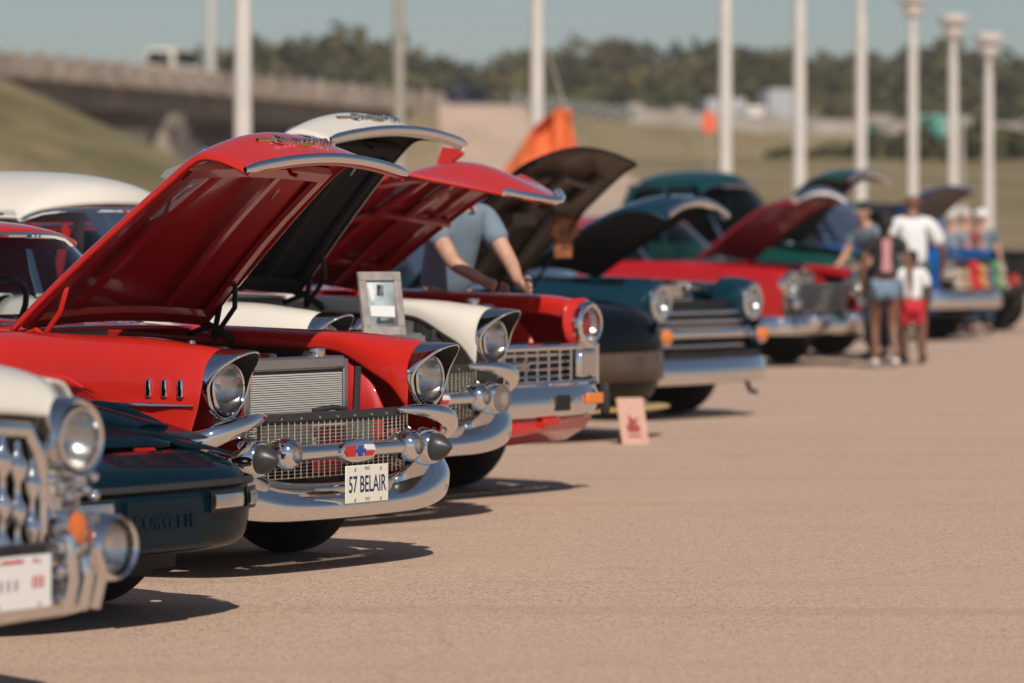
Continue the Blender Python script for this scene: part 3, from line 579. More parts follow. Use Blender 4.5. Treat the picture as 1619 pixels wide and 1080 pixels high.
# ------------------------------------------------------------------ the two fifties cars with hooded headlamps
def bel_air(label, X, Y, pm, under, apron, lift, rz=YAW, plated=False, bullets=True, roofz=1.46, dome=.06, hoodang=38.3, radz=.865):
    LIFT[0] = lift
    root = thing('classic_car', label, 'car', (X, Y, 0), rz)
    wx = -.86
    for x in (wx, -3.78):
        for y in (-.735, .735): wheel(root, x, y, .34, .20, 'chrome')
    zb_arch = lambda x, z: max(z, (.34-lift)+math.sqrt(max(0, .41**2-(x-wx)**2))) if abs(x-wx) < .41 else z
    for s in (-1, 1):
        rows = [
         [(-.115, .590, .645), (-.110, .578, .74), (-.10, .603, .862), (-.09, .700, .930), (-.10, .805, .908), (-.11, .858, .80), (-.12, .868, .70), (-.15, .868, .62), (-.20, .86, .50), (-.24, .845, .38)],
         [(-.135, .583, .66), (-.13, .574, .755), (-.125, .603, .872), (-.115, .705, .938), (-.12, .812, .914), (-.13, .868, .805), (-.14, .878, .70), (-.17, .878, .62), (-.22, .87, .49), (-.26, .855, .36)],
         [(-.19, .575, .75), (-.19, .574, .815), (-.20, .605, .900), (-.20, .71, .950), (-.20, .82, .928), (-.20, .888, .83), (-.21, .900, .71), (-.24, .900, .61), (-.28, .89, .47), (-.30, .875, .34)]]
        for x, yi, z0, zt, w in ((-.29, .578, .845, .955, .905), (-.36, .588, .885, .963, .912), (-.47, .602, .935, .969, .917), (-.56, .612, .945, .972, .92), (-.72, .625, .95, .975, .922), (-.86, .635, .953, .979, .924), (-1.06, .647, .958, .984, .926), (-1.18, .65, .962, .987, .927), (-1.27, .655, .965, .989, .928), (-1.36, .66, .968, .992, .928), (-1.62, .66, .975, .998, .93), (-1.95, .66, .98, 1.0, .932)):
            zb = zb_arch(x, .27)
            zl = max(.42, zb+.05)
            rows.append([(x, s*yi, z0-.055) if False else (x, yi, z0-.055), (x, yi, z0), (x, yi+.035, lerp(z0, zt, .75)), (x, .74, zt), (x, .845, zt-.028), (x, w-.012, zt-.12), (x, w, .74), (x, w, max(.58, zl+.06)), (x, w-.012, zl), (x, w-.035, zb)])
        fd = out(G().grid([[(x, s*y, z) for x, y, z in r] for r in rows]), 'fender', pm, root, sub=2, solid=.010, so=0)
        # hooded headlamp pod
        n = 28
        def ring(kx, ky, kz, dz=0):
            P = []
            for k in range(n):
                a = 2*pi*k/n; c_, s_ = cos(a), sin(a)
                yy = .716+ky*c_*(1-.10*max(0, -s_)); zz = .785+dz+kz*s_
                P.append((kx(s_), s*yy, zz))
            return P
        lip = lambda q: -.080+.128*max(0, q)**1.5+.015*(q < 0)*q
        g = G(); g.grid([ring(lambda q: -.108, .145, .146), ring(lambda q: lerp(-.10, lip(q), .5), .145, .146), ring(lambda q: lip(q)-.005, .140, .141), ring(lip, .134, .136), ring(lambda q: lip(q)-.004, .127, .130)], cu=True)
        bz = out(g, 'headlight_bezel', CH, root, sub=1)
        g = G(); g.grid([ring(lambda q: lip(q)-.004, .1265, .1285), ring(lambda q: lip(q)-.03, .122, .124, -.002), ring(lambda q: -.115, .108, .112, -.008)], cu=True); out(g, 'bezel_liner', M['blackpad'], bz)
        c = (-.105, s*.716, .772)
        g = G(); g.lathe([(-.02, .112), (.02, .108), (.026, .1), (.018, .094)], 28, c); out(g, 'lamp_ring', CH, bz)
        g = G(); g.lathe([(.014, .095), (-.02, .075), (-.045, .045), (-.05, .018), (-.03, .016), (-.028, .001)], 24, c); out(g, 'reflector', M['bulb'], bz)
        g = G(); g.lathe([(.016, .095), (.032, .080), (.046, .05), (.051, .02), (.052, .001)], 24, c); out(g, 'lens', M['lens'], bz)
        # side spear and vents
        g = G(); P = []
        for x, h in ((-.13, .004), (-.3, .012), (-.7, .019), (-1.3, .022), (-1.93, .022), (-3.0, .022)):
            z = .706+.006*abs(x); P.append([(x, s*(.912 if x < -.2 else .885), z+h), (x, s*(.932 if x < -.2 else .893), z+h*.4), (x, s*(.934 if x < -.2 else .893), z-h*.3), (x, s*(.912 if x < -.2 else .885), z-h)])
        out(g.grid(P), 'side_spear', CH, root, angle=20)
        for k in range(3):
            out(G().box((-.185-.075*k, s*(.898+.006*k), .775), (.026, .026, .072)), 'fender_vent', CH, root, bevel=.006)
    # body behind the doors' front edge
    st = arch_st(-1.95, -5.05, (-3.78,), .38, 8)
    sides(root, pm, st, lambda x: pw(-x, [(1.9, .72), (2.2, .74), (4, .74), (5.05, .66)]), lambda x: .932-.05*sm(-4.4, -5.05, x)*0-.07*sm(4.5, 5.1, -x), lambda x: .995+.07*sm(3.4, 4.9, -x), lambda x: .27+.06*sm(4.2, 5, -x), 'body_side', 2, (-3.78,), .38, .34)
    g = G(); g.grid([[(x, y, z+.02*(1-(y/.74)**2)) for y in (-.74, -.4, 0, .4, .74)] for x, z in ((-4.05, .99), (-4.5, .97), (-4.95, .90), (-5.06, .72), (-5.02, .40))]); out(g, 'trunk_lid', pm, root, sub=1, solid=.01)
    g = G(); g.box((-5.1, 0, .45), (.1, 1.8, .16)); out(g, 'rear_bumper', CH, root, bevel=.03)
    g = G(); g.box((-2.85, 0, .28), (3.6, 1.5, .12)); g.box((-1.0, 0, .27), (1.2, .9, .10)); out(g, 'chassis', M['dark'], root)
    g = G(); g.grid([[(x, y, z+.012*(1-(y/.7)**2)) for y in (-.70, -.35, 0, .35, .70)] for x, z in ((-1.28, .975), (-1.45, .99), (-1.72, .998))]); out(g, 'cowl', pm, root, sub=1, solid=.012)
    for s in (-1, 1):
        g = G(); g.tube([(-1.47, s*.1, 1.005), (-1.55, s*.45, 1.03)], .008); g.box((-1.58, s*.42, 1.035), (.02, .36, .012)); out(g, 'wiper', CH, root)
    cabin(root, pm, -1.72, -1.98, -3.35, -3.85, 1.0, roofz, .86, .68, dome=dome, cd_=.05)
    seats(root, -2.75, M['redseat'], 1.0)
    # engine bay
    bay(root, -.25, -1.26, .60, .95, apron, True, radz, M['fin'], .33, -.30, M['dark'])  # dark rear apron paints in the raised hood's shade over the bay
    engine(root, -.82, .93, cover=M['steel'])
    for s in (-1, 1): out(G().tube([(-.33, s*.12, .80), (-.45, s*.15, .78), (-.55, s*.05, .74)], .028), 'radiator_hose', M['rubber'], root)
    out(G().tube([(-.2, .02, .655), (-.17, .12, .668), (-.16, .2, .655)], .012), 'latch_cable', M['rubber'], root)
    out(G().tube([(-.26, .41, .62), (-.26, .425, .83)], .016), 'filler_hose', M['rubber'], root)
    out(G().box((-.95, -.42, .80), (.26, .16, .20)), 'battery', M['blackpad'], root, bevel=.01)
    # grille
    g = G(); rows = []
    for k in range(13):
        y = -.58+1.16*k/12; x = -.085-.05*abs(y/.58)**3
        rows.append([(x-.03, y, .655), (x+.01, y, .652), (x+.02, y, .628), (x+.005, y, .615), (x-.03, y, .618)])
    cb = out(G().grid(rows), 'header_bar', M['rubber'], root, solid=.004)
    g = G()
    for k in range(9): g.lathe([(0, .007), (.006, .006), (.007, .001)], 8, (-.066-.05*abs((k-4)/4*.5/.58)**3, (k-4)/4*.5, .637))
    out(g, 'header_bolts', M['steel'], cb)['kind'] = 'stuff'
    g = G(); xg = lambda y: -.075-.06*abs(y/.62)**3
    nz, ny = 17, 31
    for i in range(nz):
        z = .395+(.625-.395)*i/(nz-1); g.tube([(xg(-.62+1.24*k/10), -.62+1.24*k/10, z) for k in range(11)], .0028, 4, False)
    for i in range(ny):
        y = -.6+1.2*i/(ny-1); g.tube([(xg(y)+.003, y, .39), (xg(y)+.003, y, .63)], .0028, 4, False)
    out(g, 'grille_mesh', M['mesh'], root)
    g = G(); g.box((-.42, 0, .42), (.2, 1.1, .16)); out(g, 'frame_crossmember', M['dark'], root)
    g = G(); g.box((-.17, -.22, .53), (.02, .36, .15)); g.box((-.17, .30, .52), (.02, .20, .17)); out(g, 'baffle', M['alu'], root)['kind'] = 'stuff'
    g = G(); g.box((-.17, .10, .545), (.03, .17, .09)); g.box((-.16, .06, .425), (.04, .15, .06)); out(g, 'hood_latch_panel', apron, root, bevel=.008)
    g = G(); yy = [-.46+.92*k/16 for k in range(17)]
    rows = [[(.012-.02*abs(y/.46)**2+a, y, .497+b) for a, b in ((-.03, .03), (0, .034), (.022, .022), (.028, 0), (.02, -.022), (0, -.03), (-.03, -.028))] for y in yy]
    gb = out(G().grid(rows), 'grille_bar', CH, root, sub=1)
    g = G(); g.lathe([(0, .05), (.016, .048), (.022, .036), (.024, .001)], 24, (.03, 0, .497), sy=2.7); em = out(g, 'emblem', CH, gb)
    pr = lambda d: (lambda u, v, w: (.052+w, u, .497+v))
    fx = pr(0)
    out(G().prism([(-.108, .0), (-.09, .024), (-.035, .026), (-.035, -.022), (-.09, -.022)], fx, 0, .004), 'red_panel', M['redenamel'], em)
    out(G().prism([(.108, .0), (.09, .024), (.035, .026), (.035, .004), (.09, .003)], fx, 0, .004), 'white_panel', M['whiteink'], em)
    out(G().prism([(.10, -.002), (.035, .0), (.035, -.022), (.085, -.022)], fx, 0, .004), 'red_panel', M['redenamel'], em)
    out(G().prism([(-.034, .009), (-.012, .009), (-.012, .022), (.012, .022), (.012, .009), (.034, .009), (.034, -.009), (.012, -.009), (.012, -.022), (-.012, -.022), (-.012, -.009), (-.034, -.009)], fx, .001, .006), 'bow_tie', M['blueink'], em)
    for s in (-1, 1):
        g = G(); g.lathe([(-.10, .04), (-.05, .062), (0, .066), (.03, .058), (.045, .04), (.05, .036), (.038, .03), (.036, .001)], 24, (.0, s*.435, .50)); pod = out(g, 'parking_lamp', CH, root)
        g = G(); g.lathe([(.04, .036), (.058, .02), (.06, .001)], 20, (0, s*.435, .50)); out(g, 'lens', M['lens'], pod)
    # bumper
    path = [(-.62, -.962), (-.40, -.957), (-.24, -.935), (-.12, -.885), (-.045, -.80), (-.005, -.68), (.022, -.5), (.04, -.25), (.045, 0)]
    path = path+[(x, -y) for x, y in reversed(path[:-1])]
    def sec(p, i):
        a = abs(p[1]); zt = pw(a, [(0, .37), (.45, .375), (.6, .42), (.72, .50), (.84, .535), (.95, .50)]); zb = pw(a, [(0, .216), (.5, .220), (.75, .245), (.96, .31)])
        return [(-.10, zt-.012), (-.085, zt), (-.065, zt-.006), (-.008, lerp(zb, zt, .60)), (.010, lerp(zb, zt, .46)), (.012, lerp(zb, zt, .36)), (.004, zb+.020), (-.025, zb), (-.07, zb+.006)]
    bp = out(G().grid(rail(path, sec)), 'front_bumper', CH, root, sub=2, solid=.004, so=-1)
    g = G()
    for y in (-.73, .73): g.lathe([(0, .014), (.008, .012), (.01, .001)], 10, (-.018, y, .31))
    out(g, 'bumper_bolts', M['steel'], bp)
    for s in (-1, 1):
        pth = [(-.34, .945, .46), (-.18, .915, .53), (-.07, .85, .585), (-.025, .75, .618), (-.03, .64, .638), (-.06, .54, .648), (-.085, .46, .648)]
        out(G().tube([(x, s*y, z) for x, y, z in pth], [.045, .05, .05, .042, .032, .024, .010], 14, flat=1.0), 'bumper_wing', CH, bp, sub=1)
        g = G(); g.lathe([(-.26, .05), (-.20, .085), (-.12, .094), (-.05, .086), (.0, .071), (.008, .065), (.008, .001)], 28, (0, s*.62, .487)); bl = out(g, 'bumper_guard', CH, bp)
        g = G()
        if bullets: g.lathe([(.006, .058), (.012, .060), (.031, .056), (.056, .040), (.078, .018), (.088, .008), (.091, .001)], 28, (0, s*.62, .487)); out(g, 'rubber_tip', M['bullet'], bl)
        else: g.lathe([(.006, .066), (.03, .06), (.05, .04), (.056, .001)], 28, (0, s*.62, .487)); out(g, 'lens', M['lens'], bl)
    out(G().box((-.12, 0, .30), (.05, 1.5, .1)), 'bumper_bracket', M['dark'], bp)
    if plated:
        p = plate(root, .064, .03, .362, .305, .155, M['plate'])
        text('plate_lettering', '57 BELAIR', .096, M['navyink'], p, facing_x(.067, .03, .358), .001, 0, .0010, .64)
        text('small_plate_text', 'MISS', .020, M['navyink'], p, facing_x(.067, .03, .424), .0006)
        text('small_plate_text', '1957', .020, M['navyink'], p, facing_x(.067, .03, .298), .0006)
    # raised hood
    a = R(hoodang)
    rows = [(0, .665, 0), (.05, .663, .004), (.35, .632, .02), (.7, .578, .028), (.98, .545, .028), (1.10, .54, .022), (1.15, .54, .004), (1.20, .543, -.045), (1.25, .548, -.115), (1.29, .552, -.185), (1.30, .553, -.215)]
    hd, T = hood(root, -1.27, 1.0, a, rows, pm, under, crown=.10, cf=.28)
    nose = [T(1.312+.055*(1-t*t), t*.575, -.213+.030*(1-t*t)) for t in [k/10-1 for k in range(21)]]
    g = G(); g.tube(nose, [.012]+[.021]*19+[.012], 10, flat=.75); out(g, 'hood_lip', CH, hd)
    d = Vector((.14, 0, -.13)).normalized()
    rot = lambda v: Vector((v.x*cos(a)-v.z*sin(a), v.y, v.x*sin(a)+v.z*cos(a)))
    def onhood(s, t, n):
        up = rot(-d); nr = rot(Vector((.13, 0, .14)).normalized()); m = Matrix.Identity(4)
        for i in range(3): m[i][0] = (0, 1, 0)[i]; m[i][1] = up[i]; m[i][2] = nr[i]; m[i][3] = T(s, t, n)[i]
        return m
    dg = bpy.context.evaluated_depsgraph_get(); dg.update(); ev = hd.evaluated_get(dg)
    def onsurf(s, t, lift_=.002):
        o = T(s+.174, t, .30); o = Vector((o[0], o[1], o[2]+LIFT[0])); d_ = rot(Vector((-.5, 0, -.86)).normalized())
        ok, loc, nr, _ = ev.ray_cast(o, d_)
        if not ok: return Vector(T(s, t, .05))
        return loc+nr*lift_-Vector((0, 0, LIFT[0]))
    m4 = onhood(1.232, 0, .018)
    g = G(); up_ = rot(-d)
    for q in (-1, 1):
        rows_ = []
        for k in range(9):
            y_ = q*.24*k/8; s_ = 1.335-.085*k/8; a_, b_ = onsurf(s_, y_, .001), onsurf(s_-.018, y_, .001); n_ = rot(Vector((.6, 0, .8)))*.009
            rows_.append([a_, a_+n_, b_+n_, b_])
        g.grid(rows_)
    out(g, 'hood_vee', M['gold'], hd)
    p_, p2 = onsurf(1.285, 0, .0), onsurf(1.225, 0, .0); up2 = (p2-p_).normalized(); n2 = Vector((0, 1, 0)).cross(up2); mt = Matrix.Identity(4)
    for i in range(3): mt[i][0] = (0, 1, 0)[i]; mt[i][1] = up2[i]; mt[i][2] = n2[i]; mt[i][3] = (p_+n2*.004)[i]
    text('hood_script', 'Chevrolet', .10, CH, hd, mt, .008, .45, .001, .95)
    for s in (-1, 1):
        g = G()
        P = [T(.80, s*.37, .055), T(.88, s*.37, .075), T(.98, s*.37, .082), T(1.06, s*.37, .080), T(1.10, s*.37, .075)]
        g.tube(P, [.004, .014, .019, .020, .014], 10); 
        q = [T(.88, s*.37, .07), T(.84, s*.37, .135), T(.88, s*.37, .138), T(1.0, s*.37, .09)]
        g.add([(p[0], p[1]+e, p[2]) for e in (-.006, .006) for p in q], [(0, 1, 2, 3), (7, 6, 5, 4), (0, 4, 5, 1), (1, 5, 6, 2), (2, 6, 7, 3), (3, 7, 4, 0)])
        out(g, 'hood_ornament', CH, hd)
    # hood underside frame
    g = G()
    def bar(p, q, w, h, n0=-.03):
        P = []
        for k in range(7):
            s_, t_ = lerp(p[0], q[0], k/6), lerp(p[1], q[1], k/6); n_ = .03*sm(0, .6, s_)-.012*sm(.7, 1.1, s_)+.04*(1-(t_/.64)**2)-.022
            P.append([T(s_+a_, t_+b_, n_-h_) for a_, b_, h_ in ((w*(p[0] == q[0]), -w*(p[0] != q[0]), 0), (w*.6*(p[0] == q[0]), -w*.6*(p[0] != q[0]), h), (-w*.6*(p[0] == q[0]), w*.6*(p[0] != q[0]), h), (-w*(p[0] == q[0]), w*(p[0] != q[0]), 0))])
        g.grid(P)
    for t in (-.60, .60): bar((.04, t), (1.05, t*.80), .035, .018)
    bar((.06, -.58), (.06, .58), .05, .02); bar((1.02, -.49), (1.02, .49), .045, .022)
    for t in (-.2, .2): bar((.12, t*1.6), (1.0, t), .03, .014)
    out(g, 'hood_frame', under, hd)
    g = G(); g.tube([T(1.17, 0, -.02), T(1.16, 0, -.10), T(1.18, 0, -.13)], .010); out(g, 'hood_latch', under, hd)
    # hinges and props
    for s in (-1, 1):
        g = G(); g.tube([(-1.16, s*.60, .93), (-1.04, s*.60, .99+.08), T(.30, s*.58, -.02)], .012); g.tube([(-1.30, s*.60, .95), (-1.17, s*.60, .99), (-1.05, s*.60, .92)], .013); out(g, 'hood_hinge', pm if s < 0 else M['dark'], root)
    g = G(); g.tube([(-1.20, .66, .94), T(.16, .615, -.02)], .014); g.tube([(-1.08, .63, .94), T(.04, .62, -.02)], .012); out(g, 'hood_prop', M['dark'], root)
    LIFT[0] = 0
    return root

# ------------------------------------------------------------------ white sedan with toothed grille, nearest the camera
def toothed_sedan(label, X, Y):
    root = thing('classic_sedan', label, 'car', (X, Y, 0), YAW); pm = M['cream']; root.scale = (.95, .95, .95); LIFT[0] = .105
    for x in (-1.0, -4.1):
        for y in (-.74, .74): wheel(root, x, y, .34, .20, 'chrome')
    st = arch_st(-.16, -5.3, (-1.0, -4.1), .40, 9)
    W_ = lambda x: pw(-x, [(.16, .63), (.3, .68), (.75, .84), (1.1, .91), (4.6, .92), (5.3, .84)])
    sides(root, pm, st, lambda x: pw(-x, [(.16, .44), (1.6, .62), (5.3, .66)]), W_, lambda x: pw(-x, [(.16, .895), (.35, .925), (1.5, .97), (3.5, .99), (5.3, .92)]), lambda x: .28, 'fender', 2, (-1.0, -4.1))
    g = G(); g.grid([[(x, y, z+.09*(1-(y/.66)**2)) for y in [w_*q for q in (-1, -.6, 0, .6, 1)]] for x, z, w_ in ((-.06, .74, .44), (-.10, .84, .46), (-.25, .90, .50), (-.8, .95, .56), (-1.6, .985, .66))]); out(g, 'hood', pm, root, sub=2, solid=.012)
    g = G(); g.grid([[(x, y, z) for y in (-.7, -.3, .3, .7)] for x, z in ((-4.0, .99), (-4.9, .95), (-5.3, .8), (-5.3, .4))]); out(g, 'trunk_lid', pm, root, sub=1, solid=.012)
    cabin(root, pm, -1.75, -2.15, -3.5, -4.05, 1.0, 1.56, .86, .66); seats(root, -2.8, M['seat'], 1.0)
    out(G().box((-2.8, 0, .30), (4.4, 1.5, .14)), 'chassis', M['dark'], root)
    # front panel under the headlamps
    for s in (-1, 1):
      g = G(); g.grid([[(-.10, s*.33, .80), (-.09, s*.34, .6), (-.10, s*.35, .42)], [(-.08, s*.39, .82), (-.07, s*.40, .62), (-.09, s*.41, .42)], [(-.12, s*.48, .82), (-.10, s*.50, .60), (-.12, s*.50, .42)], [(-.22, s*.58, .80), (-.20, s*.60, .62), (-.24, s*.60, .42)]])
      out(g, 'front_panel', pm, root, sub=2, solid=.01)
    for s in (-1, 1):
        c = (-.03, s*.465, .735)
        g = G(); g.lathe([(-.24, .126), (-.10, .130), (-.02, .124), (.01, .114), (.004, .102), (-.02, .096)], 32, c); hl = out(g, 'headlight_shroud', CH, root)
        g = G(); g.lathe([(-.012, .097), (.014, .094), (.014, .086), (-.004, .083)], 32, c); out(g, 'lamp_ring', CH, hl)
        g = G(); g.lathe([(0, .084), (-.04, .066), (-.07, .034), (-.072, .015), (-.05, .012), (-.048, .001)], 24, c); out(g, 'reflector', M['bulb'], hl)
        g = G(); g.lathe([(0, .084), (.02, .067), (.03, .038), (.034, .001)], 24, c); out(g, 'lens', M['lens'], hl)
        g = G()
        for k in range(7): g.tube([(-.06+.02*(k % 2), s*.40, .57+.012*k), (-.06, s*.54, .57+.012*k)], .006, 8)
        for k in range(10): g.ball((-.05+.012*(k % 3), s*(.33+.026*k), .565+.018*((k*7) % 4)), .017, 10)  # small chrome balls added to catch sun glints below the lamps
        out(g, 'lamp_trim_and_glints', CH, root)
    # grille: surround, dark back, rows of teeth
    out(G().box((-.14, 0, .56), (.03, .70, .46)), 'grille_back', M['grille'], root)
    g = G(); loop = [(-.06, y, z) for y, z in ((-.33, .40), (-.34, .55), (-.32, .68), (-.26, .77), (0, .79), (.26, .77), (.32, .68), (.34, .55), (.33, .40))]
    g.tube(loop, .028, 10); g.tube([(-.05, -.36, .385), (-.04, 0, .38), (-.05, .36, .385)], .03, 10); out(g, 'grille_surround', CH, root)
    for k in range(9):
        y = (k-4)*.068; zt = .765-.09*abs(y/.28)**4
        g = G(); g.lathe([(-.37, .012), (-.345, .030), (-.32, .034), (-.29, .014), (-.25, .012), (-.225, .032), (-.20, .036), (-.17, .014), (-.125, .012), (-.095, .034), (-.07, .038), (-.04, .016), (.0, .009)], 12, (-.045, y, zt), (0, 0, 1), .8); out(g, 'grille_tooth', CH, root)
    g = G()
    for z in (.50, .645): g.tube([(-.085, -.33, z), (-.075, 0, z), (-.085, .33, z)], .014, 8)
    out(g, 'grille_crossbar', CH, root)
    # bumper with bombs, plate pan, amber lamps
    path = [(-.60, -.80), (-.36, -.76), (-.18, -.71), (-.07, -.63), (-.02, -.50), (.0, -.28), (.005, 0)]; path += [(x, -y) for x, y in reversed(path[:-1])]
    def sec(p, i):
        a = abs(p[1]); zt = pw(a, [(0, .36), (.3, .37), (.45, .42), (.97, .43)]); zb = pw(a, [(0, .20), (.5, .21), (.9, .26)])
        return [(-.11, zt), (-.07, zt+.005), (-.05, zt-.005), (.01, lerp(zb, zt, .55)), (.025, lerp(zb, zt, .42)), (.018, lerp(zb, zt, .2)), (-.01, zb), (-.08, zb+.005)]
    bp = out(G().grid(rail(path, sec)), 'front_bumper', CH, root, sub=2, solid=.004, so=-1)
    for s in (-1, 1):
        g = G(); g.lathe([(-.24, .09), (-.15, .105), (-.02, .105), (.04, .098), (.06, .088), (.045, .08)], 28, (.04, s*.505, .415)); gd = out(g, 'bumper_guard', CH, bp)
        g = G(); g.lathe([(.04, .08), (.055, .06), (.06, .001)], 24, (.04, s*.505, .415)); out(g, 'lens', M['lens'], gd)
        g = G(); g.lathe([(.02, .08), (0, .05), (-.01, .001)], 24, (.04, s*.505, .415)); out(g, 'reflector', M['bulb'], gd)
        g = G(); g.lathe([(0, .05), (.02, .046), (.03, .03), (.034, .001)], 20, (.035, s*.375, .475), sy=.7); out(g, 'marker_lamp', M['amber2'], bp)
        g = G(); g.lathe([(-.06, .062), (.0, .066), (.012, .06), (.004, .05)], 20, (.03, s*.375, .475), sy=.75); out(g, 'marker_ring', CH, bp)
        g = G()
        for y, h in ((.33, .20), (.46, .17), (.40, .14)): g.tube([(.035, s*y, .24), (.06, s*y, .33), (.045, s*y, .25+h)], .022, 10)
        for k in range(5): g.lathe([(-.02, .03), (.01, .026), (.022, .012), (.024, .001)], 12, (.03, s*(.32+.035*k), .43+.02*(k % 2)))
        for k in range(9): g.ball((.04+.01*(k % 3), s*(.30+.024*k), .36+.03*((k*5) % 4)), .018, 10)  # chrome balls added for glints along the bumper
        out(g, 'overrider_and_glints', CH, bp)
    p = plate(root, .055, .085, .335, .305, .155, M['plate2'])
    g = G()
    g.box((.0592, -.04, .396), (.001, .014, .012), rx=.5); g.box((.0592, .06, .398), (.001, .10, .010)); g.box((.0592, .16, .398), (.001, .014, .012), rx=-.5)
    for k in range(3): g.box((.0592, .155+.02*k, .335), (.001, .010, .035))
    out(g, 'plate_markings', M['redink'], p)['kind'] = 'stuff'
    g = G()
    for k in range(5): g.box((.0592, -.06+.034*k, .33), (.001, .014, .032))
    out(g, 'plate_characters', M['alu'], p)
    g = G(); g.box((.03, .06, .43), (.05, .34, .03)); out(g, 'plate_bracket', M['dark'], root, bevel=.01)
    LIFT[0] = 0
    return root

# ------------------------------------------------------------------ low dark sports car
def sports_car(label, X, Y):
    root = thing('sports_car', label, 'car', (X, Y, 0), YAW); pm = M['bluegreen']; LIFT[0] = 0
    for x in (-.95, -3.4):
        for y in (-.74, .74): wheel(root, x, y, .32, .24, 'steel')
    sw = lambda y: -.07*abs(y/.86)**2-.30*abs(y/.86)**6
    ys = [-.88, -.86, -.80, -.68, -.5, -.25, 0, .25, .5, .68, .80, .86, .88]
    prof = [(-.26, .245), (-.10, .252), (-.025, .275), (.0, .33), (.008, .42), (-.004, .492), (-.016, .503), (-.035, .535), (-.10, .562), (-.26, .602)]
    rows = [[(x+sw(y), y*(.985 if i < 2 else 1), z+.01*(1-(y/.88)**2)*(i > 5)) for i, (x, z) in enumerate(prof)] for y in ys]
    nose = out(G().grid(rows), 'nose_cover', pm, root, sub=2, solid=.008, so=-1)
    st = arch_st(-.60, -4.3, (-.95, -3.4), .38, 8)
    sides(root, pm, st, lambda x: .60, lambda x: pw(-x, [(.55, .895), (1, .90), (4.0, .91), (4.3, .86)]), lambda x: pw(-x, [(.55, .665), (.95, .745), (1.5, .765), (3.2, .84), (4.3, .82)]), lambda x: .2, 'fender', 2, (-.95, -3.4), .385, .32)
    g = G(); g.grid([[(x+.0*y, y, z+c*(1-(y/.62)**2)) for y in (-.62, -.4, 0, .4, .62)] for x, z, c in ((-.36, .615, .012), (-.62, .668, .025), (-1.0, .735, .03), (-1.5, .76, .05), (-1.75, .78, .06))]); hd = out(g, 'hood', pm, root, sub=1, solid=.012)
    for s in (-1, 1):
        g = G(); g.grid([[(x, s*y, z) for y in (.40, .62, .84)] for x, z in ((-.44, .632), (-.56, .66), (-.64, .678))]); out(g, 'popup_lamp_door', pm, root, solid=.008)
        g = G(); g.grid([[(x, s*y, pw(-x, [(.2, .585), (.66, .675)])-.05*sm(.7, .9, y)) for y in (.56, .7, .8, .87)] for x in (-.30, -.42, -.54, -.66)]); out(g, 'fender_crown', pm, root, sub=1, solid=.01)
    rows = []
    for k in range(25):
        y = -.84+1.68*k/24; x = sw(y)-.001; rows.append([(x+.002, y, .488), (x+.009, y, .494), (x+.004, y, .508), (x-.01, y, .512)])
    out(G().grid(rows), 'rub_strip', M['rubber'], nose, solid=.004)
    for s in (-1, 1):
        for y0, y1, m, nm in ((.27, .50, M['lens'], 'driving_lamp'), (.53, .70, M['lens'], 'turn_signal')):
            def pt(y, z, dx): return (sw(y)+.004+dx, s*y, z)
            rows = [[pt(lerp(y0, y1, k/6), z, dx) for z, dx in ((.475, .0), (.475, .012), (.466, .012), (.41, .013), (.40, .012), (.40, .0))] for k in range(7)]
            fr = out(G().grid(rows), nm, M['grille'], nose)
            rows = [[pt(lerp(y0+.02, y1-.02, k/6), z, .016+.004*(0 < i < 3)) for i, z in enumerate((.414, .425, .45, .462))] for k in range(7)]
            out(G().grid(rows), 'lamp_face', M['bulb'], fr); 
            rows = [[pt(lerp(y0+.02, y1-.02, k/6), z, .022+.004*(0 < i < 3)) for i, z in enumerate((.414, .425, .45, .462))] for k in range(7)]
            out(G().grid(rows), 'lens', m, fr)
    g = G(); rows = [[(.009+sw(y)+dx, y, z) for z, dx in ((.30, 0), (.302, .006), (.462, .006), (.464, 0))] for y in [-.21+.42*k/8 for k in range(9)]]
    pn = out(G().grid(rows), 'plate_recess_cover', M['bluegreen'], nose)
    text('nose_lettering', 'CORVETTE', .075, M['bluegreen'], pn, facing_x(.016, 0, .385), .004, 0, .002, .95)
    g = G(); g.box((-.55, 0, .20), (.08, 1.2, .12)); g.box((-2.2, 0, .24), (3.4, 1.45, .16)); out(g, 'chassis', M['dark'], root)
    g = G(); g.grid([[(x, y, z) for y in (-.62, -.3, .3, .62)] for x, z in ((-3.5, .86), (-4.1, .84), (-4.3, .7), (-4.3, .3))]); out(g, 'rear_deck', pm, root, sub=1, solid=.012)
    cabin(root, pm, -1.75, -2.35, -2.75, -3.6, .80, 1.18, .80, .55, trim=M['rubber'], gl=M['dglass'], dome=.04); seats(root, -2.3, M['darkseat'], .74, .5)
    return root

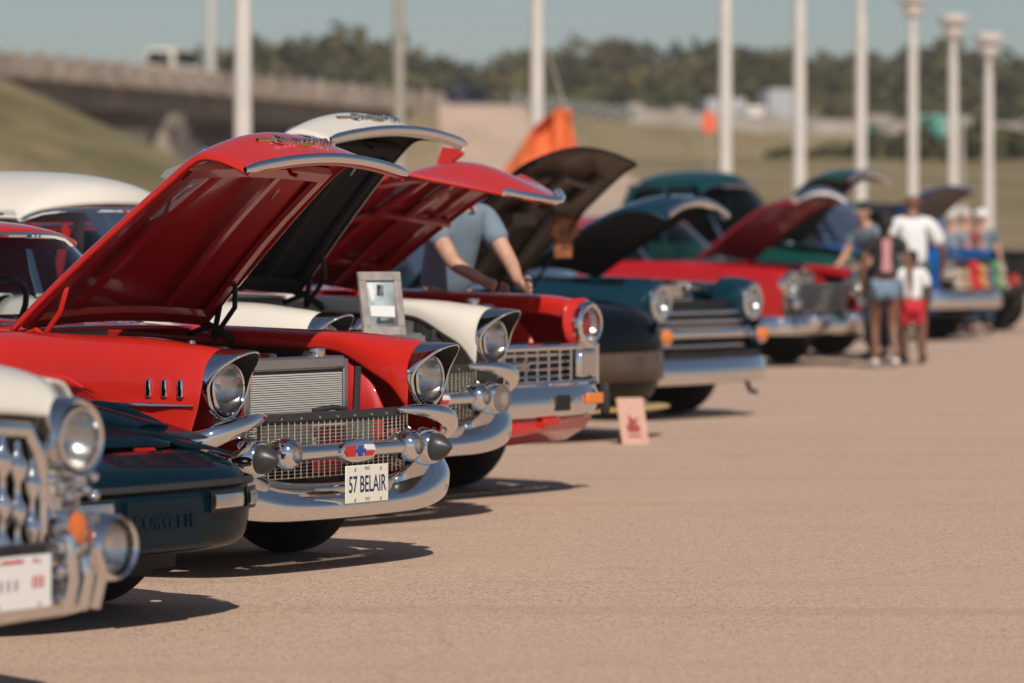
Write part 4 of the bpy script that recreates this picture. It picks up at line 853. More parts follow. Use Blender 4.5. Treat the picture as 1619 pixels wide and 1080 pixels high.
# ------------------------------------------------------------------ plain car body for the others
def plain_car(name, label, cat, X, Y, pm, L=4.9, W=.93, zt=.93, zc=1.0, zb=.30, yi=.64, hx=-1.35, wxs=(-.95, -3.75), wr=.34, roofz=1.45, cab=(-1.75, -2.2, -3.4, -3.9), wb=None, hd=None, under=None, top=None, lift=0, rz=YAW, front=.04, pickup=False, roofm=None, engine_on=True, rad=True, dome=.07, cd=.04, gl=None, apron=None):
    root = thing(name, label, cat, (X, Y, 0), rz); LIFT[0] = lift; wb = wb or W-.07
    for x in wxs:
        for y in (-(W-.18), W-.18): wheel(root, x, y, wr, .21)
    st = arch_st(-front, -L, wxs, wr+.07, 9); st = sorted(set(st+[round(-front-.05, 3), round(-front-.16, 3)]), reverse=True)
    sides(root, pm, st, lambda x: lerp(yi-.05, yi, sm(0, .8, -x)) if x > hx-.1 else W-.2, lambda x: W-.06*(1-sm(0, .35, -x))-.06*sm(L-.5, L, -x), lambda x: pw(-x, [(front, zt-.03), (front+.12, zt-.002), (-hx, zc), (L, zc+.02)]), lambda x: zb, 'fender', 2, wxs, wr+.07, wr)
    g = G(); g.box((-L/2-.3, 0, zb+.02), (L-1.2, 2*W-.4, .12)); g.box((-.7, 0, zb-.02), (1.0, .8, .10)); out(g, 'chassis', M['dark'], root)
    g = G(); g.grid([[(x, y, z) for y in (-W+.18, -.35, .35, W-.18)] for x, z in ((hx-.02, zc-.005), (hx-.2, zc+.005), (cab[0]+.02, zc+.005))]); out(g, 'cowl', pm, root, sub=1, solid=.012)
    if pickup:
        g = G(); g.grid([[(x, y, .62) for y in (-W+.06, W-.06)] for x in (cab[3]-.1, -L+.02)]); g.grid([[(cab[3]-.04, y, z) for y in (-W+.05, W-.05)] for z in (.5, zc)]); out(g, 'bed', pm, root, solid=.02)
        g = G(); g.box((-L, 0, .78), (.05, 2*W-.14, zc-.52)); out(g, 'tailgate', pm, root, bevel=.015)
        g = G(); g.grid([[(cab[3]-.02, y, z) for y in (-W+.1, W-.1)] for z in (.45, zc+.01)]); out(g, 'cab_back', pm, root, solid=.02)
    else:
        g = G(); g.grid([[(x, y, z+.02*(1-(y/W)**2)) for y in (-W+.16, -.35, .35, W-.16)] for x, z in ((cab[3]-.05, zc+.0), (-L+.15, zc-.02), (-L, zc-.18), (-L+.02, zb+.1))]); out(g, 'trunk_lid', pm, root, sub=1, solid=.012)
    out(G().box((-L-.05, 0, .47), (.1, 2*W-.1, .15)), 'rear_bumper', CH, root, bevel=.03)
    for s in (-1, 1): out(G().box((-L-.01, s*(W-.2), zc-.22), (.04, .14, .12)), 'tail_lamp', M['redlens'], root, bevel=.015)
    cabin(root, roofm or pm, *cab, zc, roofz, wb, wb-.16, gl=gl, dome=dome, cd_=cd); seats(root, lerp(cab[0], cab[3], .45), M['darkseat'], zc)
    if hd:
        bay(root, -.22, hx, yi-.04, zt+.01, apron or pm, rad, zt-.05, M['fin'])
        if engine_on: engine(root, -.75, zt)
        return root, hood(root, hx, zc+.005, R(hd[0]), hd[1], top or pm, under or pm, crown=hd[2] if len(hd) > 2 else .045, bulge=hd[3] if len(hd) > 3 else .05)
    g = G(); g.grid([[(x, y, z+.05*(1-(y/yi)**2)) for y in (-yi, -.4, 0, .4, yi)] for x, z in ((-front, zt-.06), (-front-.1, zt-.02), (hx*.5, lerp(zt, zc, .5)), (hx, zc))]); out(g, 'hood', pm, root, sub=1, solid=.012)
    return root, None
def bar(root, name, m, path, hgt, z, thick=.05, parent=None, sub=1):
    sl = min(thick*.6, hgt*.30); sec = lambda p, i: [(-thick, z+hgt*.49), (-sl-.006, z+hgt/2), (-sl, z+hgt*.47), (-.002, z+hgt*.14), (.006, z), (.002, z-hgt*.3), (-.012, z-hgt/2), (-thick, z-hgt/2)]
    return out(G().grid(rail(path, sec)), name, m, parent or root, sub=sub, solid=.004, so=-1)
def sympath(pts): return [(x, -y) for x, y in pts]+[(x, y) for x, y in reversed(pts)]

# ------------------------------------------------------------------ the row of cars
toothed_sedan('cream white vintage sedan with chrome toothed grille, nearest the camera', -1.444, 11.4)
sports_car('low dark blue green sports car nosed between the cream sedan and the red classic', -1.215, 14.5)
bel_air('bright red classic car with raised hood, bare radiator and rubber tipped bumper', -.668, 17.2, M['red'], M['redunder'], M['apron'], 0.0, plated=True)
bel_air('white classic car with raised hood and a framed picture on its radiator', -.40, 20.0, M['white'], M['blackpad'], M['blackpad'], .10, bullets=False, roofz=1.60, dome=.17, hoodang=43, radz=.80)

# framed picture resting on the white car's radiator
def RT(X, Y, x, y, z, rz=YAW): return (X+x*cos(rz)-y*sin(rz), Y+x*sin(rz)+y*cos(rz), z)
pf = thing('picture_frame', 'small grey framed photograph propped on the white car radiator', 'picture frame', RT(-.40, 20.0, -.27, .02, .905), YAW-.32)
pf.scale = (1.2, 1.2, 1.2)
tl = -.16
def tz(y, z, x=0): return (x+z*sin(tl), y, z*cos(tl))
for a, b, c, d in ((-.105, .105, 0, .036), (-.105, .105, .224, .26), (-.105, -.07, .036, .224), (.07, .105, .036, .224)):
    out(G().add([tz(y, z, x) for x in (-.009, .009) for y in (a, b) for z in (c, d)], [(0, 1, 3, 2), (4, 6, 7, 5), (0, 4, 5, 1), (2, 3, 7, 6), (0, 2, 6, 4), (1, 5, 7, 3)]), 'frame_bar', M['frame'], pf, bevel=.003)
pp = out(G().add([tz(y, z, -.002) for y, z in ((-.072, .034), (.072, .034), (.072, .226), (-.072, .226))], [(0, 1, 2, 3)]), 'photograph', M['print'], pf, solid=.003)
PT = lambda u, v, w: tz(u, v, .002+w)
for nm, mt, pl in (('print_white', 'printwhite', [(-.06, .08), (.06, .075), (.062, .12), (-.06, .122)]), ('print_portrait', 'printdark', [(-.02, .165), (.012, .165), (.014, .205), (-.016, .208)]), ('print_car', 'printdark', [(-.035, .05), (.05, .048), (.055, .066), (.03, .07), (.018, .062), (-.01, .06), (-.022, .078), (-.034, .064)]), ('print_white', 'printwhite', [(-.05, .135), (-.03, .18), (-.045, .215), (-.062, .2)])):
    out(G().prism(pl, PT, .0, .0012), nm, M[mt], pp)
out(G().tube([(-.012, 0, .2), (-.10, 0, 0)], .006), 'frame_stand', M['frame'], pf)

# ------- red car with egg crate grille
hd57 = [(0, .64, 0), (.05, .64, .004), (.4, .64, .02), (.8, .63, .02), (1.10, .61, .012), (1.20, .595, -.005), (1.27, .58, -.06), (1.33, .56, -.15), (1.38, .535, -.26), (1.40, .52, -.31)]
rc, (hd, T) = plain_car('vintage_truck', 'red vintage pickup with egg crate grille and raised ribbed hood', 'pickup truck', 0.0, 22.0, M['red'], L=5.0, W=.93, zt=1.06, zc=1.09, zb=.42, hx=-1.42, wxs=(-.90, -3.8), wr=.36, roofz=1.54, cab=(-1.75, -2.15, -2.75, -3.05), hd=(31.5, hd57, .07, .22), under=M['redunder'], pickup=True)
# its hood: pointed in plan, the nose turning down only in the middle
bpy.data.objects.remove(hd); P = []
for f in (0, .04, .25, .5, .7, .8, .86, .91, .955, .985, 1):
    row = []
    for t in (-1, -.985, -.9, -.55, -.2, 0, .2, .55, .9, .985, 1):
        w_ = lerp(.64, .60, f); e_ = 1-abs(t)**1.7; dr = max(0, (f-.72)/.28)**1.5
        row.append(T(f*(1.25+.43*e_), t*w_, .02*sm(0, .5, f)+.065*(1-t*t)*(1-.45*dr)-dr*(.50*e_+.03)-(.028 if abs(t) == 1 else 0)))
    P.append(row)
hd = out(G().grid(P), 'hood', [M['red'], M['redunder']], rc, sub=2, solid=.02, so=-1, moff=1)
g = G()
for t in (-.42, -.1, .22, .48): g.tube([T(.12, t*1.1, -.03), T(.6, t, .03), T(1.15, t*.9, .02)], .022, 6, flat=1.6)
for s_ in (.25, .72, 1.1): g.tube([T(s_, -.58, -.02), T(s_, 0, .04), T(s_, .58, -.02)], .022, 6)
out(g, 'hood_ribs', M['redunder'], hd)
g = G(); g.tube([T(1.255+.43*(1-abs(t)**1.7)+.01, t*.60, .02+.036*(1-t*t)-.03-.50*(1-abs(t)**1.7)) for t in [-.45+.9*k/16 for k in range(17)]], .022, 8); out(g, 'hood_lip', CH, hd)
g = G(); q = [T(1.08, .05, .06), T(1.30, .05, .06), T(1.29, .05, .10), T(1.22, .05, .155)]; g.add([(p[0], p[1]+e, p[2]) for e in (-.02, .02) for p in q], [(0, 1, 2, 3), (7, 6, 5, 4), (0, 4, 5, 1), (1, 5, 6, 2), (2, 6, 7, 3), (3, 7, 4, 0)]); out(g, 'hood_ornament', M['red'], hd)
for s in (-1, 1):
    g = G(); g.grid([[(-.03, s*.54, .80), (-.03, s*.54, 1.02), (-.04, s*.62, 1.05)], [(.0, s*.72, .78), (.005, s*.72, .92), (.0, s*.72, 1.06)], [(-.03, s*.86, .80), (-.02, s*.87, .95), (-.05, s*.85, 1.04)]]); out(g, 'headlight_panel', M['red'], root := rc, sub=1, solid=.01)
    headlight(rc, (.03, s*.735, .915), .092, .022)
fr = G()
for z in (.795, .600): fr.tube([(-.02, -.86, z), (.02, -.5, z), (.03, 0, z), (.02, .5, z), (-.02, .86, z)], .020, 8)
for y in (-.86, .86): fr.tube([(-.02, y, .59), (-.02, y, .805)], .022, 8)
go = out(fr, 'grille_surround', CH, rc)
out(G().box((-.08, 0, .70), (.03, 1.7, .24)), 'grille_back', M['grille'], rc)
g = G()
for k in range(4): z = .642+.038*k; g.tube([(-.03, -.6, z), (.012, -.4, z), (.02, 0, z), (.012, .4, z), (-.01, .6, z)], .008, 6)
for k in range(11): y = -.56+1.12*k/10; g.tube([(.014, y, .61), (.014, y, .79)], .007, 6)
out(g, 'grille_bars', M['steel'], go)
text('grille_script', 'Chevrolet', .075, M['steel'], go, facing_x(.035, -.05, .70), .006, .3, .001)
for s in (-1, 1):
    lp = out(G().box((-.01, s*.725, .70), (.05, .19, .15)), 'square_lamp', CH, rc, bevel=.015); out(G().box((.012, s*.725, .70), (.025, .155, .12)), 'lens', M['bulb'], lp, bevel=.012)
    out(G().box((.030, s*.725, .70), (.006, .15, .115)), 'cover_glass', M['lens'], lp)
bp = bar(rc, 'front_bumper', CH, sympath([(-.45, .985), (-.2, .97), (-.03, .93), (.06, .80), (.085, .4), (.09, .02)]), .165, .505)
for s in (-1, 1):
    out(G().box((.078, s*.70, .515), (.02, .16, .06)), 'marker_lamp', M['amber'], bp, bevel=.008); out(G().box((.02, s*.90, .505), (.05, .04, .17)), 'bumper_pad', M['rubber'], bp, bevel=.012, )
g = G(); g.box((.088, .36, .50), (.014, .15, .085)); out(g, 'tow_slot', M['grille'], bp, bevel=.01)
g = G()
for y in (.24, .48): g.lathe([(0, .014), (.01, .012), (.012, .001)], 10, (.09, y, .52))
out(g, 'bumper_bolts', M['steel'], bp)
g = G(); g.grid([[(.04, -.72, .42), (.05, 0, .42), (.04, .72, .42)], [(.03, -.66, .36), (.04, 0, .35), (.03, .66, .36)], [(-.05, -.60, .30), (-.04, 0, .29), (-.05, .60, .30)]]); va = out(g, 'valance', M['red'], rc, solid=.02)
out(G().box((.05, .28, .40), (.05, .16, .05), ry=.2), 'tow_hook', M['red'], va, bevel=.01)

# ------- black lowered truck with brown hood liner
hdb = [(0, .66, 0), (.05, .66, .003), (.5, .68, .03), (1.0, .70, .03), (1.25, .69, .015), (1.36, .67, -.015), (1.40, .66, -.035)]
bk, (hd, T) = plain_car('lowered_truck', 'black lowered truck with yellow edged splitter and raised brown lined hood', 'truck', .70, 28.6, M['black'], front=.34, L=5.1, W=.94, zt=.90, zc=1.02, zb=.26, hx=-1.30, wxs=(-.95, -3.9), wr=.35, roofz=1.88, cab=(-1.55, -2.0, -3.3, -3.6), hd=(41, hdb, .09), under=M['brownpad'], pickup=True, roofm=M['navy'])
g = G(); ps = [(-.42, .955), (-.22, .935), (-.06, .885), (.03, .80), (.06, .68), (.06, .52), (.04, .36), (-.04, .27)]
g.grid([[(x-.24*abs(y/.9)**3.4, y, z-.05*abs(y/.9)**4*(z > .75)) for y in (-.9, -.8, -.65, -.4, 0, .4, .65, .8, .9)] for x, z in ps]); nf = out(g, 'nose_cover', M['black'], bk, sub=2, solid=.01)
g = G(); g.grid([[(.072-.24*abs(y/.9)**3.4, y, z) for y in (-.7, -.5, -.25, 0, .25, .5, .7)] for z in (.40, .60)]); out(g, 'brown_reflection', M['brownpad'], nf, solid=.01)  # brown panel paints a reflection onto the lower black nose
for s in (-1, 1):
    rows = [[(.035-.24*abs(y/.9)**3.4+.01, s*y, z) for y in (.48, .6, .72, .8)] for z in (.72, .76, .80)]; hl = out(G().grid(rows), 'headlight', M['dglass'], nf, solid=.01)
g = G(); g.grid([[(x-.23*abs(y/.9)**3.4, y, z) for y in (-.92, -.8, -.5, 0, .5, .8, .92)] for x, z in ((-.1, .20), (.13, .19), (.14, .215), (.12, .225), (-.1, .225))]); out(g, 'splitter', mat('yellow edging', (.62, .40, .10), .4, coat=.5), bk, sub=1)
g = G()
for t in (-.45, 0, .45): g.tube([T(.15, t, -.03), T(.7, t, .02+.05*(1-t*t)), T(1.2, t, -.0)], .035, 6, flat=1.5)
g.tube([T(1.1, -.6, -.02), T(1.12, 0, .06), T(1.1, .6, -.02)], .03, 6); g.box(T(.75, -.1, -.0), (.14, .3, .08)); g.box(T(.9, .2, .0), (.12, .2, .06)); out(g, 'hood_liner_ribs', M['brownpad'], hd)
g = G(); g.tube([(-1.1, .6, .98), T(.9, .6, -.02)], .012); out(g, 'hood_prop', M['dark'], bk)
# cut out board hanging under the hood
sk = thing('hanging_board', 'rust orange cut out board hanging under the brown hood', 'board', RT(.70, 28.6, -.74, .52, 1.39), YAW)
pl = [(-.10, -.14), (.09, -.14), (.10, -.02), (.13, .0), (.19, .02), (.185, .08), (.15, .10), (.13, .14), (.09, .12), (.07, .15), (.03, .12), (0, .155), (-.05, .12), (-.09, .15), (-.115, .10), (-.17, .08), (-.16, .02), (-.12, 0)]
bd = out(G().prism(pl, lambda u, v, w: (w, u, v), -.012, .012), 'board', M['skull'], sk)
g = G()
for y, z, a in ((-.04, .03, .028), (.045, .03, .028), (0, -.02, .014)): g.lathe([(.012, a), (.018, .001)], 14, (0, y, z))
for k in range(4): g.box((.013, -.045+.03*k, -.07), (.006, .012, .035))
out(g, 'burnt_cutouts', M['skullink'], bd)
out(G().tube([(-.02, 0, .13), (-.04, 0, .33)], .004, 5), 'hanging_wire', M['dark'], sk)
# show card on the tarmac
cdn = thing('show_card', 'pink cardboard show card standing on the tarmac before the black truck', 'sign', (.79, 28.15, 0), math.atan2(-.6, .8)-.5)
kp = out(G().add([(x, y, z) for x, y, z in ((.10, -.10, 0), (.10, .10, 0), (0, .10, .31), (0, -.10, .31), (.104, -.10, 0), (.104, .10, 0), (.004, .10, .31), (.004, -.10, .31))], [(0, 1, 2, 3), (7, 6, 5, 4), (0, 4, 5, 1), (1, 5, 6, 2), (2, 6, 7, 3), (3, 7, 4, 0)]), 'card', M['card'], cdn)
f_ = lambda u, v, w: (.105-v*.322+w, u, v*1.0)
g = G()
for pl in ([(-.04, .08), (.04, .08), (.05, .12), (.02, .13), (.045, .19), (.01, .16), (-.03, .20), (-.03, .14), (-.055, .12)], [(-.05, .05), (.05, .05), (.05, .06), (-.05, .06)]): g.prism(pl, f_, .0, .003)
out(g, 'card_emblem', M['cardink'], kp)
out(G().add([(.0, -.03, .30), (.0, .03, .30), (-.12, .03, 0), (-.12, -.03, 0)], [(0, 1, 2, 3)]), 'card_strut', M['card'], cdn, solid=.004)

# ------- blue vintage pickup
hdt = [(0, .66, 0), (.05, .66, .004), (.5, .64, .03), (.95, .60, .03), (1.15, .57, .0), (1.28, .54, -.07), (1.36, .50, -.16), (1.40, .46, -.22)]
bl, (hd, T) = plain_car('vintage_pickup', 'petrol blue vintage pickup with chrome bars and raised rounded hood', 'pickup truck', 1.5, 32.2, M['petrol'], L=5.0, W=.95, zt=1.02, zc=1.08, zb=.40, hx=-1.42, wxs=(-.74, -3.7), wr=.37, roofz=1.84, cab=(-1.7, -2.1, -2.7, -3.0), hd=(28, hdt, .10), under=M['blackpad'], top=M['petrol'], pickup=True)
g = G(); g.tube([T(1.40+.06*(1-t*t), t*.46, -.20+.09*(1-t*t)) for t in [k/8-1 for k in range(17)]], .035, 8); g.box(T(1.33, 0, -.02), (.05, .34, .07), ry=-.2); out(g, 'hood_nose_trim', CH, hd)
for s in (-1, 1):
    g = G(); g.lathe([(-.25, .19), (-.1, .185), (.0, .16), (.012, .15)], 24, (.0, s*.70, .90)); out(g, 'headlight_pod', M['petrol'], bl); headlight(bl, (.02, s*.70, .90), .10, .04, .06)
    g = G(); g.lathe([(0, .058), (.03, .05), (.045, .001)], 18, (.07, s*.73, .64), sy=1.25); am = out(g, 'parking_lamp', M['amber'], bl); g = G(); g.lathe([(-.05, .07), (.01, .07), (.012, .056)], 18, (.07, s*.73, .64), sy=1.25); out(g, 'lamp_ring', CH, am)
out(G().box((-.10, 0, .70), (.03, 1.45, .42)), 'grille_back', M['grille'], bl)
for z, h, w in ((.82, .035, .60), (.75, .035, .66), (.665, .10, .86), (.56, .03, .70)): bar(bl, 'grille_bar', CH, sympath([(-.06, w), (.02, w*.85), (.045, w*.4), (.05, .02)]), h, z)
bar(bl, 'front_bumper', CH, sympath([(-.3, 1.0), (-.05, .96), (.08, .86), (.14, .5), (.15, .02)]), .20, .37, .05)
g = G(); g.box((-.03, 0, .47), (.1, 1.6, .1)); g.tube([(.05, .52, .30), (.08, .54, .20), (.1, .60, .19)], .02); out(g, 'bumper_bracket', M['dark'], bl)
g = G(); g.lathe([(0, .09), (.03, .09)], 16, (-.3, .1, 1.02), (0, 0, 1)); g.tube([(-.2, .35, 1.0), (-.5, .25, 1.04), (-.9, .3, 1.03)], .025); g.box((-.25, -.2, .98), (.12, .3, .10)); out(g, 'engine_trim', M['steel'], bl)

# ------- red sedan with maroon hood
rs, (hd, T) = plain_car('vintage_sedan', 'ruby red vintage sedan with maroon raised hood and wide chrome grille', 'car', 3.45, 46.0, M['ruby'], L=5.0, W=.95, zt=1.08, zc=1.14, zb=.40, hx=-1.32, wxs=(-.95, -3.8), wr=.36, roofz=1.66, cab=(-1.75, -2.15, -3.3, -3.8), hd=(34, [(0, .66, 0), (.05, .66, .004), (.5, .65, .03), (.95, .62, .03), (1.15, .60, .0), (1.28, .57, -.07), (1.40, .54, -.15)], .09), under=M['maroon'], top=M['maroon'])
g = G(); g.tube([T(1.41+.06*(1-t*t), t*.55, -.13+.08*(1-t*t)) for t in [k/8-1 for k in range(17)]], .05, 8); out(g, 'hood_nose_trim', CH, hd)
for s in (-1, 1):
    headlight(rs, (.0, s*.74, .90), .10, .05, .08); g = G(); g.lathe([(0, .06), (.04, .05), (.05, .001)], 16, (.04, s*.74, .70)); out(g, 'parking_lamp', M['bulb'], rs)
    g = G(); g.lathe([(-.2, .10), (0, .11), (.09, .07), (.13, .001)], 18, (.10, s*.45, .50)); out(g, 'bumper_guard', CH, rs)
out(G().box((-.08, 0, .74), (.03, 1.3, .36)), 'grille_back', M['grille'], rs)
for z in (.88, .80, .72, .64): bar(rs, 'grille_bar', CH, sympath([(-.04, .62), (.03, .4), (.04, .02)]), .035, z)
bar(rs, 'front_bumper', CH, sympath([(-.35, 1.0), (-.05, .95), (.08, .8), (.13, .4), (.14, .02)]), .21, .46)

# ------- emerald truck behind it
gk, (hd, T) = plain_car('work_truck', 'tall emerald green truck with raised hood and teal cab behind the ruby red sedan', 'truck', 4.25, 49.6, M['green'], L=5.2, W=.93, zt=1.20, zc=1.34, zb=.55, hx=-1.32, wxs=(-.95, -3.9), wr=.42, roofz=2.22, cab=(-1.5, -1.95, -2.9, -3.15), hd=(42, [(0, .64, 0), (.05, .64, .004), (.5, .64, .03), (.95, .62, .03), (1.14, .60, .015), (1.26, .58, -.06), (1.38, .56, -.18), (1.46, .54, -.32)], .10), under=M['blackpad'], pickup=True, roofm=M['teal'], gl=M['dglass'], dome=.16, cd=.10)
for s in (-1, 1): headlight(gk, (.0, s*.72, .88), .1, .03)
bar(gk, 'front_bumper', CH, sympath([(-.1, .95), (.08, .6), (.1, .02)]), .18, .48)
for z in (.66, .74, .82): bar(gk, 'grille_bar', CH, sympath([(-.02, .58), (.03, .3), (.035, .02)]), .03, z)
g = G(); g.tube([T(1.47+.05*(1-t*t), t*.54, -.32+.10*(1-t*t)) for t in (-1, -.5, 0, .5, 1)], .04); out(g, 'hood_nose_trim', CH, hd)

# ------- blue truck with toys
b2, (hd, T) = plain_car('lifted_truck', 'bright blue truck with brown lined hood and plush toys along its nose', 'truck', 6.40, 58.0, M['blue'], L=5.0, W=.98, zt=1.26, zc=1.32, zb=.55, hx=-1.35, wxs=(-.95, -3.8), wr=.42, roofz=1.95, cab=(-1.75, -2.15, -2.8, -3.1), hd=(38, [(0, .7, 0), (.05, .7, .003), (.5, .72, .03), (1.0, .72, .03), (1.22, .70, .01), (1.28, .68, -.03)], .05), under=M['brownpad'], pickup=True)
for s in (-1, 1): headlight(b2, (.02, s*.74, .98), .10, .04)
out(G().box((-.06, 0, .95), (.03, 1.5, .34)), 'grille_back', M['grille'], b2)
for z in (1.08, 1.0, .92, .84): bar(b2, 'grille_bar', CH, sympath([(-.02, .6), (.03, .3), (.035, .02)]), .03, z)
bar(b2, 'front_bumper', CH, sympath([(-.2, 1.02), (-.02, .97), (.1, .7), (.14, .3), (.14, .02)]), .26, .58)
out(G().box((-.10, 0, 1.17), (.16, 1.3, .06)), 'grille_header', M['blue'], b2, bevel=.02)
TOYS = [('tan', 'tan plush bear, second from the left along the blue truck nose', -.36), ('redc', 'red plush toy between two bears on the blue truck', -.14), ('yellow', 'yellow plush bear on the blue truck nose', .12), ('purple', 'purple plush toy beside the yellow bear', .34), ('lime', 'green plush toy on the blue truck nose', .56), ('creamp', 'cream plush bear at the far end of the blue truck nose', .76), ('creamp', 'cream plush bear at the near end of the blue truck nose', -.58)]
for k, (m, lb, y) in enumerate(TOYS):
    t = thing('plush_toy', lb, 'toy', RT(6.40, 58.0, .085-.06*abs(y), y, .712), YAW, 'plush toys along the blue truck nose'); s = .85+.15*((k*5) % 3)
    g = G(); g.ball((0, 0, .10*s), .085*s, 12, (.9, 1, 1.2)); bd = out(g, 'body', M[m], t)
    g = G(); g.ball((.01, 0, .26*s), .075*s, 12); g.ball((.07*s, 0, .245*s), .03*s, 8); out(g, 'head', M[m], t)
    for q in (-1, 1):
        g = G(); g.ball((0, q*.06*s, .325*s), .026*s, 8); out(g, 'ear', M[m], t); g = G(); g.ball((.03, q*.095*s, .14*s), .03*s, 8, (1, 1, 1.6)); out(g, 'arm', M[m], t); g = G(); g.ball((.08*s, q*.055*s, .035*s), .036*s, 8, (1.5, 1, .9)); out(g, 'leg', M[m], t)

# ------- black off-roader at the far end
jp, _ = plain_car('off_roader', 'black square off-roader with big tyres at the far end of the row', 'car', 7.72, 64.0, M['black'], L=4.4, W=.90, zt=1.22, zc=1.26, zb=.62, hx=-1.3, wxs=(-.65, -3.2), wr=.44, roofz=1.98, cab=(-1.4, -1.6, -3.9, -4.2), gl=M['dglass'])
for s in (-1, 1):
    headlight(jp, (.0, s*.52, 1.02), .1, .02); out(G().box((-.65, s*.92, .98), (1.1, .24, .06)), 'fender_flare', M['rubber'], jp, bevel=.02)
    out(G().box((.02, s*.82, .98), (.05, .12, .08)), 'marker_lamp', M['amber'], jp)
g = G()
for k in range(7): g.box((.0, -.36+.12*k, 1.0), (.03, .06, .30))
out(g, 'grille_slots', M['grille'], jp); out(G().box((.12, 0, .68), (.18, 1.6, .18)), 'front_bumper', M['rubber'], jp, bevel=.03)
out(G().box((.22, -.5, .80), (.02, .3, .16)), 'licence_plate', M['redenamel'], jp)

# ------------------------------------------------------------------ people
def skin(name, nodes, edges, m, parent, sub=2, rootk=None):
    ks = list(nodes); me = bpy.data.meshes.new(name)
    me.from_pydata([nodes[k][:3] for k in ks], [(ks.index(a), ks.index(b)) for a, b in edges], []); me.materials.append(m)
    o = bpy.data.objects.new(name, me); C.objects.link(o); o.parent = parent
    q = o.modifiers.new('skin', 'SKIN'); q.use_smooth_shade = True
    if not me.skin_vertices: me.attributes
    for i, k in enumerate(ks):
        sv = me.skin_vertices[0].data[i]; r = nodes[k][3]; sv.radius = (r, nodes[k][4] if len(nodes[k]) > 4 else r); sv.use_root = (k == (rootk or ks[0]))
    sb = o.modifiers.new('sub', 'SUBSURF'); sb.levels = 1; sb.render_levels = sub
    return o
def person(label, loc, rz, h, pose, sk_, hair, top, bottom, shoes, group=None, sleeve=.55, leg=.5, cap=None, bald=False, extra=None):
    r = thing('person', label, 'person', loc, rz, group); k = h/1.75
    N_ = dict(pelvis=(0, 0, .95, .135, .11), spine=(0, .0, 1.10, .125, .10), chest=(0, .01, 1.29, .15, .115), neckb=(0, 0, 1.45, .065), neck=(0, .015, 1.53, .052), jaw=(0, .035, 1.585, .062), head=(0, .02, 1.645, .083, .09), crown=(0, .0, 1.70, .066))
    for s, q in ((-1, 'r'), (1, 'l')):
        N_.update({'sh'+q: (s*.185, 0, 1.41, .062), 'el'+q: (s*.245, -.02, 1.13, .043), 'wr'+q: (s*.25, .06, .89, .030), 'ha'+q: (s*.25, .085, .815, .038, .02), 'hip'+q: (s*.09, 0, .91, .095), 'kn'+q: (s*.10, .02, .50, .060), 'an'+q: (s*.10, -.02, .09, .038), 'to'+q: (s*.115, .13, .035, .036)})
    for a, v in pose.items(): N_[a] = tuple(v)+N_[a][3:]
    N_ = {a: tuple(c*k for c in v) for a, v in N_.items()}
    E = [('pelvis', 'spine'), ('spine', 'chest'), ('chest', 'neckb'), ('neckb', 'neck'), ('neck', 'jaw'), ('jaw', 'head'), ('head', 'crown')]
    for q in 'rl': E += [('neckb', 'sh'+q), ('sh'+q, 'el'+q), ('el'+q, 'wr'+q), ('wr'+q, 'ha'+q), ('pelvis', 'hip'+q), ('hip'+q, 'kn'+q), ('kn'+q, 'an'+q), ('an'+q, 'to'+q)]
    b = skin('body', N_, E, sk_, r)
    V = lambda a: Vector(N_[a][:3])
    def mid(a, b_, t, rr): p = V(a).lerp(V(b_), t); return (*p, rr*k)
    C_ = dict(pelvis=(*(V('pelvis')+Vector((0, 0, .02*k))), .168*k, .135*k), spine=(*V('spine'), .155*k, .13*k), chest=(*V('chest'), .172*k, .135*k), neckb=(*(V('neckb')-Vector((0, 0, .025*k))), .085*k))
    Ec = [('pelvis', 'spine'), ('spine', 'chest'), ('chest', 'neckb')]
    for q in 'rl': C_['sh'+q] = (*V('sh'+q), .086*k); C_['sl'+q] = mid('sh'+q, 'el'+q, sleeve, .072); Ec += [('neckb', 'sh'+q), ('sh'+q, 'sl'+q)]
    skin('shirt', C_, Ec, top, r)
    C_ = dict(pelvis=(*V('pelvis'), .158*k, .13*k)); Ec = []
    for q in 'rl':
        C_['hip'+q] = (*V('hip'+q), .122*k); C_['th'+q] = mid('hip'+q, 'kn'+q, min(leg, 1), .098 if leg <= 1 else .085); Ec += [('pelvis', 'hip'+q), ('hip'+q, 'th'+q)]
        if leg > 1: C_['cu'+q] = mid('kn'+q, 'an'+q, .93, .07); Ec += [('th'+q, 'cu'+q)]
    skin('trousers' if leg > 1 else 'shorts', C_, Ec, bottom, r)
    for q in 'rl':
        d = (V('to'+q)-V('an'+q)); skin('shoe', dict(a=(*(V('an'+q)+Vector((0, 0, -.01*k))-Vector((d.x, d.y, 0))*.25), .048*k), b=(*(V('an'+q)+d*.55), .050*k, .04*k), c=(*(V('to'+q)+Vector((d.x, d.y, 0))*.25), .045*k, .034*k)), [('a', 'b'), ('b', 'c')], shoes, r, 1)
    # five fingers a hand
    for s, q in ((-1, 'r'), (1, 'l')):
        hp = V('ha'+q); dr = (hp-V('wr'+q)).normalized(); sd = dr.cross(Vector((s, 0, 0))); sd = (sd if sd.length > .2 else Vector((0, 1, 0))).normalized(); nn = dr.cross(sd).normalized()
        g = G()
        for i in range(4):
            st_ = hp+dr*.03*k+sd*(i-1.5)*.019*k; ln = (.075, .085, .08, .06)[i]*k
            g.tube([st_, st_+dr*ln*.5, st_+dr*ln*.85-nn*s*ln*.25, st_+dr*ln*.95-nn*s*ln*.4], [.0095*k, .009*k, .008*k, .005*k], 6)
        st_ = hp-dr*.02*k+sd*.03*k; g.tube([st_, st_+sd*.025*k+dr*.03*k, st_+sd*.03*k+dr*.06*k], [.011*k, .010*k, .006*k], 6)
        out(g, 'fingers', sk_, b, lift=False)
